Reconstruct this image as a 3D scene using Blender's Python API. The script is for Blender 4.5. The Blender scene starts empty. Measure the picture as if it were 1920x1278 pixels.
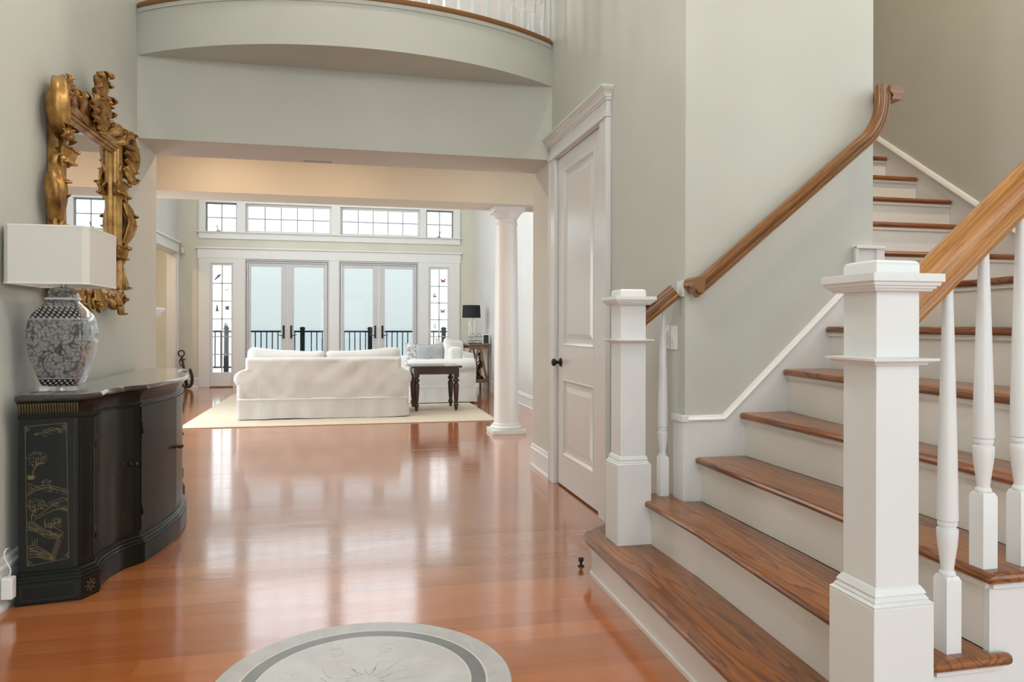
import bpy, bmesh, math, random
from mathutils import Vector, Matrix
random.seed(7)
PI = math.pi
sc = bpy.context.scene
COL = sc.collection

# ---------------------------------------------------------------- helpers
class MB:
    """collects geometry; build() links it as ONE mesh object"""
    def __init__(s): s.v = []; s.f = []; s.uv = {}
    def add(s, vs, fs, uvs=None):
        n = len(s.v); s.v += [tuple(v) for v in vs]
        for f in fs:
            s.f.append(tuple(n+i for i in f))
            if uvs: s.uv[len(s.f)-1] = [uvs[i] for i in f]
        return s
    def box(s, x0, x1, y0, y1, z0, z1):
        vs = [(x, y, z) for z in (z0, z1) for y in (y0, y1) for x in (x0, x1)]
        return s.add(vs, [(0,2,3,1),(4,5,7,6),(0,1,5,4),(2,6,7,3),(0,4,6,2),(1,3,7,5)])
    def prism(s, poly, a, b, axis='z'):
        n = len(poly)
        def P(p, h):
            if axis == 'z': return (p[0], p[1], h)
            if axis == 'y': return (p[0], h, p[1])
            return (h, p[0], p[1])
        vs = [P(p, a) for p in poly] + [P(p, b) for p in poly]
        fs = [tuple(range(n)), tuple(range(2*n-1, n-1, -1))]
        fs += [(i, (i+1) % n, n+(i+1) % n, n+i) for i in range(n)]
        return s.add(vs, fs)
    def loft(s, rings, cap=True, closed=True):
        m = len(rings[0]); vs = [p for r in rings for p in r]; fs = []
        for i in range(len(rings)-1):
            for j in range(m if closed else m-1):
                k = (j+1) % m
                fs.append((i*m+j, i*m+k, (i+1)*m+k, (i+1)*m+j))
        if cap and closed:
            fs.append(tuple(range(m))); fs.append(tuple((len(rings)-1)*m+j for j in range(m-1, -1, -1)))
        return s.add(vs, fs)
    def lathe(s, prof, c=(0, 0, 0), seg=24, axis='z', ph=0):
        rings = []
        for r, h in prof:
            R = []
            for j in range(seg):
                a = 2*PI*j/seg+ph; x, y = r*math.cos(a), r*math.sin(a)
                if axis == 'z': R.append((c[0]+x, c[1]+y, c[2]+h))
                elif axis == 'x': R.append((c[0]+h, c[1]+x, c[2]+y))
                else: R.append((c[0]+x, c[1]+h, c[2]+y))
            rings.append(R)
        return s.loft(rings)
    def tube(s, pts, rad, seg=8, flat=1.0, up=None, ridge=None):
        pts = [Vector(p) for p in pts]; n = len(pts)
        if not isinstance(rad, (list, tuple)): rad = [rad]*n
        nrm = None; rings = []
        for i, p in enumerate(pts):
            t = (pts[min(i+1, n-1)]-pts[max(i-1, 0)])
            if t.length < 1e-9: t = Vector((0, 0, 1))
            t.normalize()
            if up is not None: nrm = Vector(up)
            elif nrm is None: nrm = Vector((0, 0, 1)) if abs(t.z) < .9 else Vector((1, 0, 0))
            u = nrm-t*nrm.dot(t)
            if u.length < 1e-6: u = t.orthogonal()
            u.normalize(); nrm = u; w = t.cross(u)
            rd = [rad[i]*(1+(ridge[1]*math.cos(ridge[0]*(2*PI*j/seg+ridge[2]*i)) if ridge else 0)) for j in range(seg)]
            rings.append([tuple(p+(u*math.cos(2*PI*j/seg)*rd[j]*flat+w*math.sin(2*PI*j/seg)*rd[j])) for j in range(seg)])
        return s.loft(rings)
    def sweep(s, pts, prof, side):
        """prof: (lateral, up) outline; side: constant lateral axis; mitred; uv u along length"""
        pts = [Vector(p) for p in pts]; side = Vector(side).normalized(); n = len(pts); m = len(prof)
        dirs = [(pts[i+1]-pts[i]).normalized() for i in range(n-1)]
        rings = []; L = [0]
        for i in range(n):
            if i == 0: t = dirs[0]; k = 1
            elif i == n-1: t = dirs[-1]; k = 1
            else:
                t = (dirs[i-1]+dirs[i]).normalized(); k = 1/max(.3, t.dot(dirs[i]))
            up = side.cross(t).normalized()
            rings.append([tuple(pts[i]+side*a+up*b*k) for a, b in prof])
            if i: L.append(L[-1]+(pts[i]-pts[i-1]).length)
        per = [0]
        for j in range(m): per.append(per[-1]+math.hypot(prof[(j+1) % m][0]-prof[j][0], prof[(j+1) % m][1]-prof[j][1]))
        base = len(s.v)
        for r in rings: s.v += r
        for i in range(n-1):
            for j in range(m):
                k = (j+1) % m
                s.f.append((base+i*m+j, base+i*m+k, base+(i+1)*m+k, base+(i+1)*m+j))
                s.uv[len(s.f)-1] = [(L[i], per[j]), (L[i], per[j+1]), (L[i+1], per[j+1]), (L[i+1], per[j])]
        for f, i in ((tuple(base+j for j in range(m)), 0), (tuple(base+(n-1)*m+j for j in range(m-1, -1, -1)), n-1)):
            s.f.append(f); s.uv[len(s.f)-1] = [(L[i]+.01*prof[(q-base) % m][0], prof[(q-base) % m][1]) for q in f]
        return s
    def xform(s, M, start=0):
        for i in range(start, len(s.v)): s.v[i] = tuple(M @ Vector(s.v[i]))
        return s
    def build(s, name, mat, parent=None, smooth=False, bevel=0, subd=0, seg=2, label=None, auto=None):
        me = bpy.data.meshes.new(name); me.from_pydata(s.v, [], s.f)
        if s.uv:
            uv = me.uv_layers.new(name='UVMap')
            for p in me.polygons:
                q = s.uv.get(p.index)
                if q:
                    for li, c in zip(p.loop_indices, q): uv.data[li].uv = c
        bm = bmesh.new(); bm.from_mesh(me); bmesh.ops.recalc_face_normals(bm, faces=bm.faces); bm.to_mesh(me); bm.free()
        if smooth or auto:
            for p in me.polygons: p.use_smooth = True
        if auto: me.set_sharp_from_angle(angle=math.radians(auto))
        me.materials.append(mat)
        o = bpy.data.objects.new(name, me); COL.objects.link(o)
        if parent: o.parent = parent
        if bevel:
            b = o.modifiers.new('Bevel', 'BEVEL'); b.width = bevel; b.segments = seg; b.limit_method = 'ANGLE'; b.angle_limit = .6
        if subd:
            b = o.modifiers.new('Sub', 'SUBSURF'); b.levels = subd; b.render_levels = subd
        if label: o['label'] = label
        return o

def tag(o, label, cat, group=None, kind=None):
    o['label'] = label; o['category'] = cat
    if group: o['group'] = group
    if kind: o['kind'] = kind
    return o
def struct(o):
    o['kind'] = 'structure'; return o
def empty(name, loc=(0, 0, 0), rz=0, parent=None):
    o = bpy.data.objects.new(name, None); COL.objects.link(o); o.location = loc; o.rotation_euler = (0, 0, rz)
    o.empty_display_size = .1
    if parent: o.parent = parent
    return o
def copy_tree(o, parent=None):
    c = o.copy(); COL.objects.link(c); c.parent = parent
    for ch in list(o.children): copy_tree(ch, c)
    return c
def arc(cx, cy, r, a0, a1, n):
    return [(cx+r*math.cos(a0+(a1-a0)*i/n), cy+r*math.sin(a0+(a1-a0)*i/n)) for i in range(n+1)]
def lerp(a, b, t): return a+(b-a)*t
def smooth_path(pts, n=6):
    P = [Vector(p) for p in pts]; out = []
    for i in range(len(P)-1):
        p0 = P[max(i-1, 0)]; p1 = P[i]; p2 = P[i+1]; p3 = P[min(i+2, len(P)-1)]
        for k in range(n):
            t = k/n
            out.append(.5*((2*p1)+(p2-p0)*t+(2*p0-5*p1+4*p2-p3)*t*t+(3*p1-p0-3*p2+p3)*t*t*t))
    out.append(P[-1]); return out

# ---------------------------------------------------------------- materials
class NT:
    def __init__(s, name):
        s.m = bpy.data.materials.new(name); s.m.use_nodes = True; s.t = s.m.node_tree; s.t.nodes.clear()
        s.out = s.n('ShaderNodeOutputMaterial'); s.b = s.n('ShaderNodeBsdfPrincipled'); s.l(s.b, 0, s.out, 0)
    def n(s, t, **k):
        x = s.t.nodes.new(t)
        for a, b in k.items(): setattr(x, a, b)
        return x
    def l(s, a, i, b, j): s.t.links.new(a.outputs[i], b.inputs[j])
    def set(s, **k):
        for a, v in k.items():
            s.b.inputs[a.replace('_', ' ')].default_value = v
        return s
    def math(s, op, a, b=None, c=None):
        x = s.n('ShaderNodeMath', operation=op)
        for i, v in enumerate((a, b, c)):
            if v is None: continue
            if isinstance(v, (int, float)): x.inputs[i].default_value = v
            else: s.l(v[0], v[1], x, i)
        return (x, 0)
    def ramp(s, src, stops, interp='LINEAR'):
        x = s.n('ShaderNodeValToRGB'); x.color_ramp.interpolation = interp; e = x.color_ramp.elements
        while len(e) < len(stops): e.new(.5)
        for q, (p, c) in zip(e, stops): q.position = p; q.color = (*c, 1) if len(c) == 3 else c
        s.l(src[0], src[1], x, 0); return (x, 0)
    def coord(s, kind='Object', scale=(1, 1, 1), loc=(0, 0, 0), rot=(0, 0, 0)):
        c = s.n('ShaderNodeTexCoord'); m = s.n('ShaderNodeMapping')
        m.inputs['Scale'].default_value = scale; m.inputs['Location'].default_value = loc; m.inputs['Rotation'].default_value = rot
        i = {'Generated': 0, 'Normal': 1, 'UV': 2, 'Object': 3}[kind]
        s.l(c, i, m, 0); return (m, 0)
    def noise(s, vec, scale=5, detail=3, rough=.5, dist=0):
        x = s.n('ShaderNodeTexNoise'); x.inputs['Scale'].default_value = scale; x.inputs['Detail'].default_value = detail
        x.inputs['Roughness'].default_value = rough; x.inputs['Distortion'].default_value = dist
        if vec: s.l(vec[0], vec[1], x, 'Vector')
        return (x, 0)
    def mix(s, fac, a, b, mode='MIX'):
        x = s.n('ShaderNodeMix', data_type='RGBA', blend_type=mode)
        for i, v in ((0, fac), (6, a), (7, b)):
            if isinstance(v, (int, float)): x.inputs[i].default_value = v
            elif isinstance(v, tuple) and not isinstance(v[0], bpy.types.Node): x.inputs[i].default_value = (*v, 1) if len(v) == 3 else v
            else: s.l(v[0], v[1], x, i)
        return (x, 2)
    def bump(s, h, strength=.2, dist=.01):
        x = s.n('ShaderNodeBump'); x.inputs['Strength'].default_value = strength; x.inputs['Distance'].default_value = dist
        s.l(h[0], h[1], x, 'Height'); s.l(x, 0, s.b, 'Normal')

def plain(name, col, rough=.5, **k):
    t = NT(name); t.set(Base_Color=(*col, 1), Roughness=rough, **k); return t.m
def paint(name, col, rough=.6, amt=.03, bump=.03):
    t = NT(name); v = t.coord(); n = t.noise(v, 1.7, 2)
    c = t.ramp(n, [(.3, tuple(x*(1-amt) for x in col)), (.7, tuple(min(1, x*(1+amt)) for x in col))])
    t.l(c[0], c[1], t.b, 'Base Color'); t.set(Roughness=rough)
    t.bump(t.noise(v, 160, 2), bump, .003); return t.m
def fabric(name, col, rough=.9, sc_=350, wr=.35):
    t = NT(name); v = t.coord(); n = t.noise(v, 3, 3)
    c = t.ramp(n, [(.3, tuple(x*.95 for x in col)), (.7, col)])
    t.l(c[0], c[1], t.b, 'Base Color'); t.set(Roughness=rough)
    h = t.math('ADD', t.math('MULTIPLY', t.noise(t.coord(scale=(1, 1, .6)), 5, 3, .5, 1.2), wr), t.math('MULTIPLY', t.noise(v, sc_, 1), .04))
    t.bump(h, .5, .05); return t.m

# oak: cathedral figure (contours of a stretched noise) + pores along the grain
def oak(name, light, mid, dark, sc3, kind='Object', rough=.28, cath=7.0, loc=(0, 0, 0)):
    t = NT(name); v = t.coord(kind, sc3, loc)
    big = t.noise(v, 1.0, 1.5, .45, .25)
    fr = t.math('FRACT', t.math('MULTIPLY', big, cath))
    line = t.ramp(fr, [(0, (0, 0, 0)), (.55, (.25,)*3), (.86, (.9,)*3), (.95, (1, 1, 1)), (1, (0, 0, 0))])
    v2 = t.coord(kind, tuple((a*3 if a < 2.5 else a*5) for a in sc3))
    pores = t.noise(v2, 3.2, 4, .6)
    pr = t.ramp(pores, [(.42, (0, 0, 0)), (.62, (1, 1, 1))])
    var = t.noise(t.coord(kind, tuple(a*.6 for a in sc3)), 1.3, 2)
    c0 = t.ramp(var, [(.3, mid), (.7, light)])
    c1 = t.mix(t.math('MULTIPLY', line, .8), c0, dark)
    c2 = t.mix(t.math('MULTIPLY', pr, .45), c1, dark)
    t.l(c2[0], c2[1], t.b, 'Base Color'); t.set(Roughness=rough, Coat_Weight=.25, Coat_Roughness=.15)
    t.bump(pr, .06, .002)
    return t.m

def floor_wood():
    t = NT('cherry_floor')
    v = t.coord()
    br = t.n('ShaderNodeTexBrick', offset=.37, offset_frequency=3)
    for k, x in (('Scale', 1), ('Mortar Size', .0006), ('Mortar Smooth', .3), ('Bias', 0), ('Brick Width', 1.9), ('Row Height', .127)): br.inputs[k].default_value = x
    br.inputs['Color1'].default_value = (0, 0, 0, 1); br.inputs['Color2'].default_value = (1, 1, 1, 1); br.inputs['Mortar'].default_value = (.5, .5, .5, 1)
    t.l(v[0], v[1], br, 'Vector')
    tone = t.ramp((br, 0), [(0, (.34, .10, .024)), (.35, (.40, .125, .031)), (.65, (.45, .148, .040)), (1, (.50, .18, .052))])
    off = t.n('ShaderNodeVectorMath', operation='MULTIPLY_ADD')
    t.l(br, 0, off, 0); off.inputs[1].default_value = (7, 3, 0); t.l(v[0], v[1], off, 2)
    mp = t.n('ShaderNodeMapping'); mp.inputs['Scale'].default_value = (1.2, 26, 1); t.l(off, 0, mp, 0)
    g = t.noise((mp, 0), 1.5, 5, .55, .3)
    c = t.mix(t.ramp(g, [(.35, (0, 0, 0)), (.7, (1, 1, 1))]), tone, (.5, .2, .08), 'MIX')
    c = t.mix(.32, tone, c)
    w = t.noise(t.coord(scale=(.5, 4, 1)), 1.3, 2)
    c = t.mix(t.math('MULTIPLY', w, .45), c, (.27, .068, .018))
    c = t.mix(t.math('MULTIPLY', (br, 1), .6), c, (.16, .045, .014))
    t.l(c[0], c[1], t.b, 'Base Color')
    rg = t.ramp(t.noise(t.coord(scale=(1, 5, 1)), 2.2, 4), [(.3, (.10,)*3), (.75, (.19,)*3)])
    t.l(rg[0], rg[1], t.b, 'Roughness'); t.set(IOR=1.7, Coat_Weight=.55, Coat_Roughness=.10, Coat_IOR=1.8)
    wv = t.noise(t.coord(scale=(1.5, 6, 1)), 1.6, 2)
    t.bump(t.math('ADD', wv, t.math('MULTIPLY', (br, 1), -.08)), .075, .01)
    return t.m

M = {}
M['wall'] = paint('wall_paint', (.56, .575, .52))
M['wall_lr'] = paint('wall_paint_pale', (.66, .67, .65))
M['wall_warm'] = paint('wall_paint_cream', (.64, .625, .54))
M['ceil'] = paint('ceiling_paint', (.74, .71, .66), .8)
M['white'] = paint('white_trim', (.76, .78, .775), .32, .01, .0)
M['riser'] = paint('riser_white', (.76, .74, .69), .35, .01, .0)
M['door'] = paint('door_white', (.72, .73, .72), .22, .01, .0)
M['floor'] = floor_wood()
M['tread'] = oak('oak_tread', (.38, .138, .026), (.265, .086, .015), (.075, .019, .005), (13, 1.0, 13), cath=8)
M['tread_x'] = oak('oak_tread_upper', (.36, .13, .035), (.28, .09, .022), (.12, .035, .01), (.9, 9, 9), cath=8)
M['rail'] = oak('oak_rail', (.62, .29, .062), (.50, .205, .038), (.20, .068, .013), (2.2, 85, 85), 'UV', cath=5)
M['rail_dark'] = oak('oak_rail_dark', (.36, .16, .038), (.26, .105, .023), (.09, .033, .008), (2.2, 60, 60), 'UV', cath=5)
M['black'] = plain('black_metal', (.012, .012, .013), .35, Metallic=.3)
M['bronze'] = plain('dark_bronze', (.035, .028, .024), .38, Metallic=.7)
M['steel'] = plain('brushed_steel', (.55, .55, .53), .3, Metallic=1.0)
M['plastic'] = plain('white_plastic', (.80, .80, .78), .35)
M['rubber'] = plain('black_rubber', (.02, .02, .02), .6)
def glass(name, tint, gl=1.45):
    t = NT(name); t.t.nodes.remove(t.b)
    tr = t.n('ShaderNodeBsdfTransparent'); tr.inputs[0].default_value = (*tint, 1)
    g = t.n('ShaderNodeBsdfGlossy'); g.inputs['Roughness'].default_value = .02
    f = t.n('ShaderNodeFresnel'); f.inputs[0].default_value = gl
    x = t.n('ShaderNodeMixShader'); t.l(f, 0, x, 0); t.l(tr, 0, x, 1); t.l(g, 0, x, 2); t.l(x, 0, t.out, 0)
    return t.m
M['glass'] = glass('window_glass', (.97, .98, .98)); M['glass_door'] = glass('door_glass', (.66, .675, .672), 1.22)
# sofas, rug
M['slip'] = fabric('white_slipcover', (.66, .66, .645))
M['slip2'] = fabric('white_cotton', (.78, .78, .76))
M['greyfab'] = fabric('grey_pillow_linen', (.42, .43, .44))
def rug():
    t = NT('beige_rug'); v = t.coord(); w = t.n('ShaderNodeTexWave', bands_direction='X'); w.inputs['Scale'].default_value = 40; t.l(v[0], v[1], w, 0)
    c = t.mix((w, 1), (.58, .50, .39), (.64, .56, .46)); t.l(c[0], c[1], t.b, 'Base Color'); t.set(Roughness=.95); t.bump((w, 1), .2, .003); return t.m
M['rug'] = rug()
M['darkwood'] = oak('mahogany', (.085, .026, .014), (.050, .015, .009), (.014, .004, .003), (9, 9, 2), rough=.2, cath=4)
M['driftwood'] = oak('weathered_oak', (.30, .19, .105), (.22, .13, .07), (.10, .055, .03), (9, 9, 2), rough=.6, cath=5)

# light levels
LW = [16, 10, 3, 7, 2]
LL = [50, 15, 50, 65]
RL = [10, 4]
PL = 15
PASS = [(-1.15, 15), (.0, 8), (1.25, 4)]
HALL_FILL = [(-.4, 1.2, 5), (.2, 4.0, 24), (3.2, 2.6, 75)]
LIV_FILL = [(-1.2, 8.9, 30), (.9, 8.9, 30), (-1.8, 12.0, 16), (1.2, 12.0, 16)]
UP_FILL = [(-.6, 6.2, 6)]
PEND_FILL = 48
# overcast sky: brighter towards the zenith
SKY = [(.32, .347, .35, 1), (.36, .39, .395, 1), (.60, .64, .68, 1), (.46, .495, .505, 1)]
SKYS = 5.0
EXPO = 0.0

# ================================================================ SETTING
XL, XR = -1.39, 1.53          # hall side walls
YH0, YH1 = 5.43, 5.95         # header over the hall end
XS = 3.77                     # stairwell outer wall
XA, XB = -3.05, 2.54          # living room side walls
YB = 14.7                     # living room window wall
ZC = 5.6
ZU = 3.343                     # upper floor
H1 = 2.44

# floor: one slab, front of house to window wall
struct(MB().box(-3.3, 4.0, -2.8, 14.85, -.12, 0).build('floor', M['floor']))
struct(MB().box(-3.4, 4.1, -2.9, 14.95, ZC, ZC+.12).build('ceiling', M['ceil']))
struct(MB().box(XL-.15, XL, -2.7, YH1, 0, ZC).build('wall_left', M['wall']))
RWIN_ADDED = [(-2.2, -.2, .5, 2.4), (1.35, 2.85, 2.0, 4.2)]  # added unseen openings; lamps behind them brighten the left wall
m = MB()
ys = sorted({-2.7, 7.1} | {w[0] for w in RWIN_ADDED} | {w[1] for w in RWIN_ADDED}); zs = sorted({0, ZC} | {w[2] for w in RWIN_ADDED} | {w[3] for w in RWIN_ADDED})
for i in range(len(ys)-1):
    for j in range(len(zs)-1):
        cy_, cz = (ys[i]+ys[i+1])/2, (zs[j]+zs[j+1])/2
        if not any(w[0] < cy_ < w[1] and w[2] < cz < w[3] for w in RWIN_ADDED): m.box(XS, XS+.15, ys[i], ys[i+1], zs[j], zs[j+1])
struct(m.build('wall_right', M['wall']))
# closet block beside the stairs: carries the closet door (west) and the stair handrail (south)
m = MB()
DY0, DY1, DZ = 4.27, 5.27, 2.415
m.box(XR, 2.53, 3.148, DY0-.02, 0, ZC); m.box(XR, 2.53, DY1+.02, YH1+.05, 0, ZC)
m.box(XR, 2.53, DY0-.02, DY1+.02, DZ+.02, ZC); m.box(XR+.10, 2.53, DY0-.02, DY1+.02, 0, DZ+.02)
struct(m.build('wall_closet', M['wall']))
# header and upper landing with bowed front
R = 2.48; CX, CY = .07, 7.43
a0 = math.atan2(5.43-CY, XL-CX); a1 = math.atan2(5.43-CY, XR-CX)
bow = arc(CX, CY, R, a0, a1, 48)
m = MB(); m.box(XL, XR, YH0, YH1, H1, 3.0)
struct(m.build('wall_header', M['wall']))
m = MB(); m.prism(bow+[(XR, 5.9), (XL, 5.9)], 3.0, 3.312)
struct(m.build('wall_balcony_front', M['wall'], auto=30))
m = MB(); m.box(XA, 2.53, 5.9, 8.06, 3.0, ZU-.03); m.box(2.53, XS, 6.1, 7.0, 3.0, ZU-.03)
struct(m.build('ceiling_passage', M['ceil']))
def bow_off(d, n=48): return arc(CX, CY, R+d, math.atan2(5.43-CY, XL-CX), math.atan2(5.43-CY, XR-CX), n)
def clipx(P): return [(min(max(x, XL+.001), XR-.001), y) for x, y in P]
m = MB(); m.prism(clipx(bow_off(.028))+[(XR-.001, 6.0), (XL+.001, 6.0)], 3.312, 3.347)
m.box(XL+.001, XR-.001, 6.0, 8.06, 3.312, 3.347)
struct(m.build('floor_landing', M['rail_dark'], bevel=.012))
m = MB(); m.prism(clipx(bow_off(.012))+clipx(bow_off(-.004))[::-1], 3.285, 3.312)
struct(m.build('trim_1', M['wall'], auto=30))
# beam on the column
struct(MB().box(XA, XB, 7.60, 8.10, 2.46, 3.0).build('trim_2', M['wall_warm']))
# side returns of the passage and living room
struct(MB().box(XA-.15, XL-.001, 5.8, YH1, 0, ZC).build('wall_passage_left', M['wall']))
m = MB(); m.box(XB, XB+.15, YH1+.05, 6.15, 0, ZC); m.box(XB, XB+.15, 7.45, YB, 0, ZC); m.box(XB, XB+.15, 6.15, 7.45, 2.5, ZC); m.box(XB, XB+.15, 6.15, 7.45, 0, .25)  # the gap is an added unseen opening for a fill lamp
struct(m.build('wall_living_right', M['wall_lr']))
struct(MB().box(2.69, XS, 7.0, 7.1, 2.6, ZC).build('wall_stair_back', M['wall']))
struct(MB().box(2.09, XB, 7.62, 8.08, 0, 2.46).build('wall_stub', M['wall']))
# living room left wall with a cased opening
OY0, OY1, OZ = 12.95, 14.50, 2.50
m = MB()
LWIN_ADDED = [(8.3, 9.8, .35, 2.4), (10.3, 10.75, .35, 2.4), (8.3, 9.8, 2.9, 4.9), (10.3, 12.4, 2.9, 4.9)]  # added unseen openings, cut so lamps can brighten the living room
ys = sorted({YH1, OY0} | {w[0] for w in LWIN_ADDED} | {w[1] for w in LWIN_ADDED}); zs = sorted({0, ZC} | {w[2] for w in LWIN_ADDED} | {w[3] for w in LWIN_ADDED})
for i in range(len(ys)-1):
    for j in range(len(zs)-1):
        cy_, cz = (ys[i]+ys[i+1])/2, (zs[j]+zs[j+1])/2
        if not any(w[0] < cy_ < w[1] and w[2] < cz < w[3] for w in LWIN_ADDED): m.box(XA-.15, XA, ys[i], ys[i+1], zs[j], zs[j+1])
m.box(XA-.15, XA, OY1, YB, 0, ZC); m.box(XA-.15, XA, OY0, OY1, OZ, ZC)
struct(m.build('wall_living_left', M['wall_lr']))
m = MB(); m.box(-4.9, XA-.15, 11.9, 12.0, 0, 3); m.box(-4.9, XA-.15, 15.2, 15.3, 0, 3); m.box(-5, -4.9, 11.9, 15.3, 0, 3); m.box(-5, XA-.15, 11.9, 15.3, 3, 3.1); m.box(-5, XA-.15, 11.9, 15.3, -.1, 0.0)
struct(m.build('wall_side_room', M['wall_warm']))
m = MB()
m.box(XA, XA+.025, OY0-.12, OY0, 0, OZ); m.box(XA, XA+.025, OY1, OY1+.12, 0, OZ); m.box(XA, XA+.03, OY0-.13, OY1+.13, OZ, OZ+.17); m.box(XA, XA+.06, OY0-.16, OY1+.16, OZ+.17, OZ+.21)
m.box(XA-.16, XA, OY1-.015, OY1, 0, OZ); m.box(XA-.16, XA, OY0, OY0+.015, 0, OZ); m.box(XA-.16, XA, OY0, OY1, OZ-.015, OZ)
struct(m.build('trim_3', M['white'], bevel=.004))

# front of house (behind the camera): wall with entrance glazing and tall windows
m = MB()
fy0, fy1 = -2.7, -2.55
wins = [(-1.05, -.55, .3, 2.2), (-.35, .75, .05, 2.2), (.95, 1.45, .3, 2.2), (-1.0, 1.4, 2.6, 4.9), (2.0, 3.4, 1.2, 4.6)]
xs = sorted({XL-.15, XS+.15} | {w[0] for w in wins} | {w[1] for w in wins}); zs = sorted({0, ZC} | {w[2] for w in wins} | {w[3] for w in wins})
for i in range(len(xs)-1):
    for j in range(len(zs)-1):
        cx_, cz = (xs[i]+xs[i+1])/2, (zs[j]+zs[j+1])/2
        if not any(w[0] < cx_ < w[1] and w[2] < cz < w[3] for w in wins): m.box(xs[i], xs[i+1], fy0, fy1, zs[j], zs[j+1])
struct(m.build('wall_front', M['wall']))

# ---- window wall
m = MB()
holes = [(-2.50, -2.09, .0, 2.34), (-1.88, -.335, 0, 2.41), (-.15, 1.385, 0, 2.41), (1.60, 2.01, 0, 2.34),
         (-2.58, -2.03, 2.92, 3.47), (-1.87, -.02-.23, 2.92, 3.47), (-.12, 1.42, 2.92, 3.47), (1.55, 2.09, 2.92, 3.47)]
holes[5] = (-1.87, -.29, 2.92, 3.47)
holes += [(-1.87, -.29, 3.70, 5.35), (-.12, 1.42, 3.70, 5.35)]
xs = sorted({XA-.15, XB+.15} | {h[0] for h in holes} | {h[1] for h in holes}); zs = sorted({0, ZC} | {h[2] for h in holes} | {h[3] for h in holes})
for i in range(len(xs)-1):
    for j in range(len(zs)-1):
        cx_, cz = (xs[i]+xs[i+1])/2, (zs[j]+zs[j+1])/2
        if not any(h[0] < cx_ < h[1] and h[2] < cz < h[3] for h in holes): m.box(xs[i], xs[i+1], YB, YB+.16, zs[j], zs[j+1])
struct(m.build('wall_back', M['wall_warm']))
# casings
m = MB(); y0 = YB-.025
x0, x1 = -2.70, 2.22
m.box(x0, holes[0][0], y0, YB, 0, 2.42); m.box(holes[0][1], holes[1][0], y0, YB, 0, 2.42); m.box(holes[1][1], holes[2][0], y0, YB, 0, 2.42)
m.box(holes[2][1], holes[3][0], y0, YB, 0, 2.42); m.box(holes[3][1], x1, y0, YB, 0, 2.42)
m.box(x0-.02, x1+.02, y0-.004, YB, 2.42, 2.60); m.box(x0-.05, x1+.05, y0-.03, YB, 2.60, 2.63)
for h in (holes[0], holes[3]): m.box(h[0]-.001, h[1]+.001, y0, YB, 2.33, 2.42)
struct(m.build('trim_4', M['white'], bevel=.004))
m = MB(); x0, x1 = -2.70, 2.23
m.box(x0, x1, y0, YB, 2.79, 2.91); m.box(x0-.04, x1+.04, y0-.035, YB, 2.905, 2.925)
m.box(x0, holes[4][0], y0, YB, 2.92, 3.47); m.box(holes[4][1], holes[5][0], y0, YB, 2.92, 3.47); m.box(holes[5][1], holes[6][0], y0, YB, 2.92, 3.47)
m.box(holes[6][1], holes[7][0], y0, YB, 2.92, 3.47); m.box(holes[7][1], x1, y0, YB, 2.92, 3.47); m.box(x0, x1, y0, YB, 3.47, 3.6)
struct(m.build('trim_5', M['white'], bevel=.004))

M['muntin'] = plain('dark_muntin', (.22, .24, .25), .4)
M['sash'] = plain('sash_white', (.74, .75, .76), .35)
def window(i, x0, x1, z0, z1, nx, nz, fr, frmat, hinge=0, crank=None):
    w = struct(empty('window_%d' % i, ((x0+x1)/2, YB, z0)))
    def P(mb, n, mat, **k):
        mb.xform(Matrix.Translation(-Vector(w.location))); return mb.build(n, mat, w, **k)
    # reveal + sash frame
    m = MB(); ya, yb = YB+.05, YB+.10
    for a, b, c, d in ((x0, x0+fr, z0, z1), (x1-fr, x1, z0, z1), (x0+fr, x1-fr, z0, z0+fr), (x0+fr, x1-fr, z1-fr, z1)): m.box(a, b, ya, yb, c, d)
    P(m, 'window_frame', frmat, bevel=.002)
    m = MB(); t = .008
    for k in range(1, nx):
        x = lerp(x0+fr, x1-fr, k/nx); m.box(x-t, x+t, ya+.01, yb-.01, z0+fr, z1-fr)
    for k in range(1, nz):
        z = lerp(z0+fr, z1-fr, k/nz); m.box(x0+fr, x1-fr, ya+.012, yb-.012, z-t, z+t)
    P(m, 'muntin_grid', M['muntin'] if nx < 9 else M['sash'])
    P(MB().box(x0+fr*.5, x1-fr*.5, YB+.072, YB+.076, z0+fr*.5, z1-fr*.5), 'window_pane', M['glass'])
    if crank:
        s, xc = crank
        m = MB(); m.tube([(xc, ya-.02, z0+fr), (xc-.01*s, ya-.03, z0+.06), (xc-.03*s, ya-.035, z0+.13)], .007, 6); m.box(xc-.04, xc+.04, ya-.03, ya, z0+fr-.012, z0+fr+.008)
        P(m, 'crank_handle', M['black'])
        hx = x0+.005 if s > 0 else x1-.005
        P(MB().box(hx-.012-(.02 if s > 0 else -.02), hx+.012-(.02 if s > 0 else -.02), ya-.02, ya, z0+.12, z0+.27), 'sash_lock', M['black'])
    return w
window(1, *holes[4], 2, 2, .022, M['muntin'], crank=(1, -2.36))
window(2, *holes[5], 5, 2, .045, M['sash'])
window(3, *holes[6], 5, 2, .045, M['sash'])
window(4, *holes[7], 2, 2, .022, M['muntin'], crank=(-1, 1.80))
window(7, *holes[8], 3, 3, .045, M['sash']); window(8, *holes[9], 3, 3, .045, M['sash'])
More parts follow.
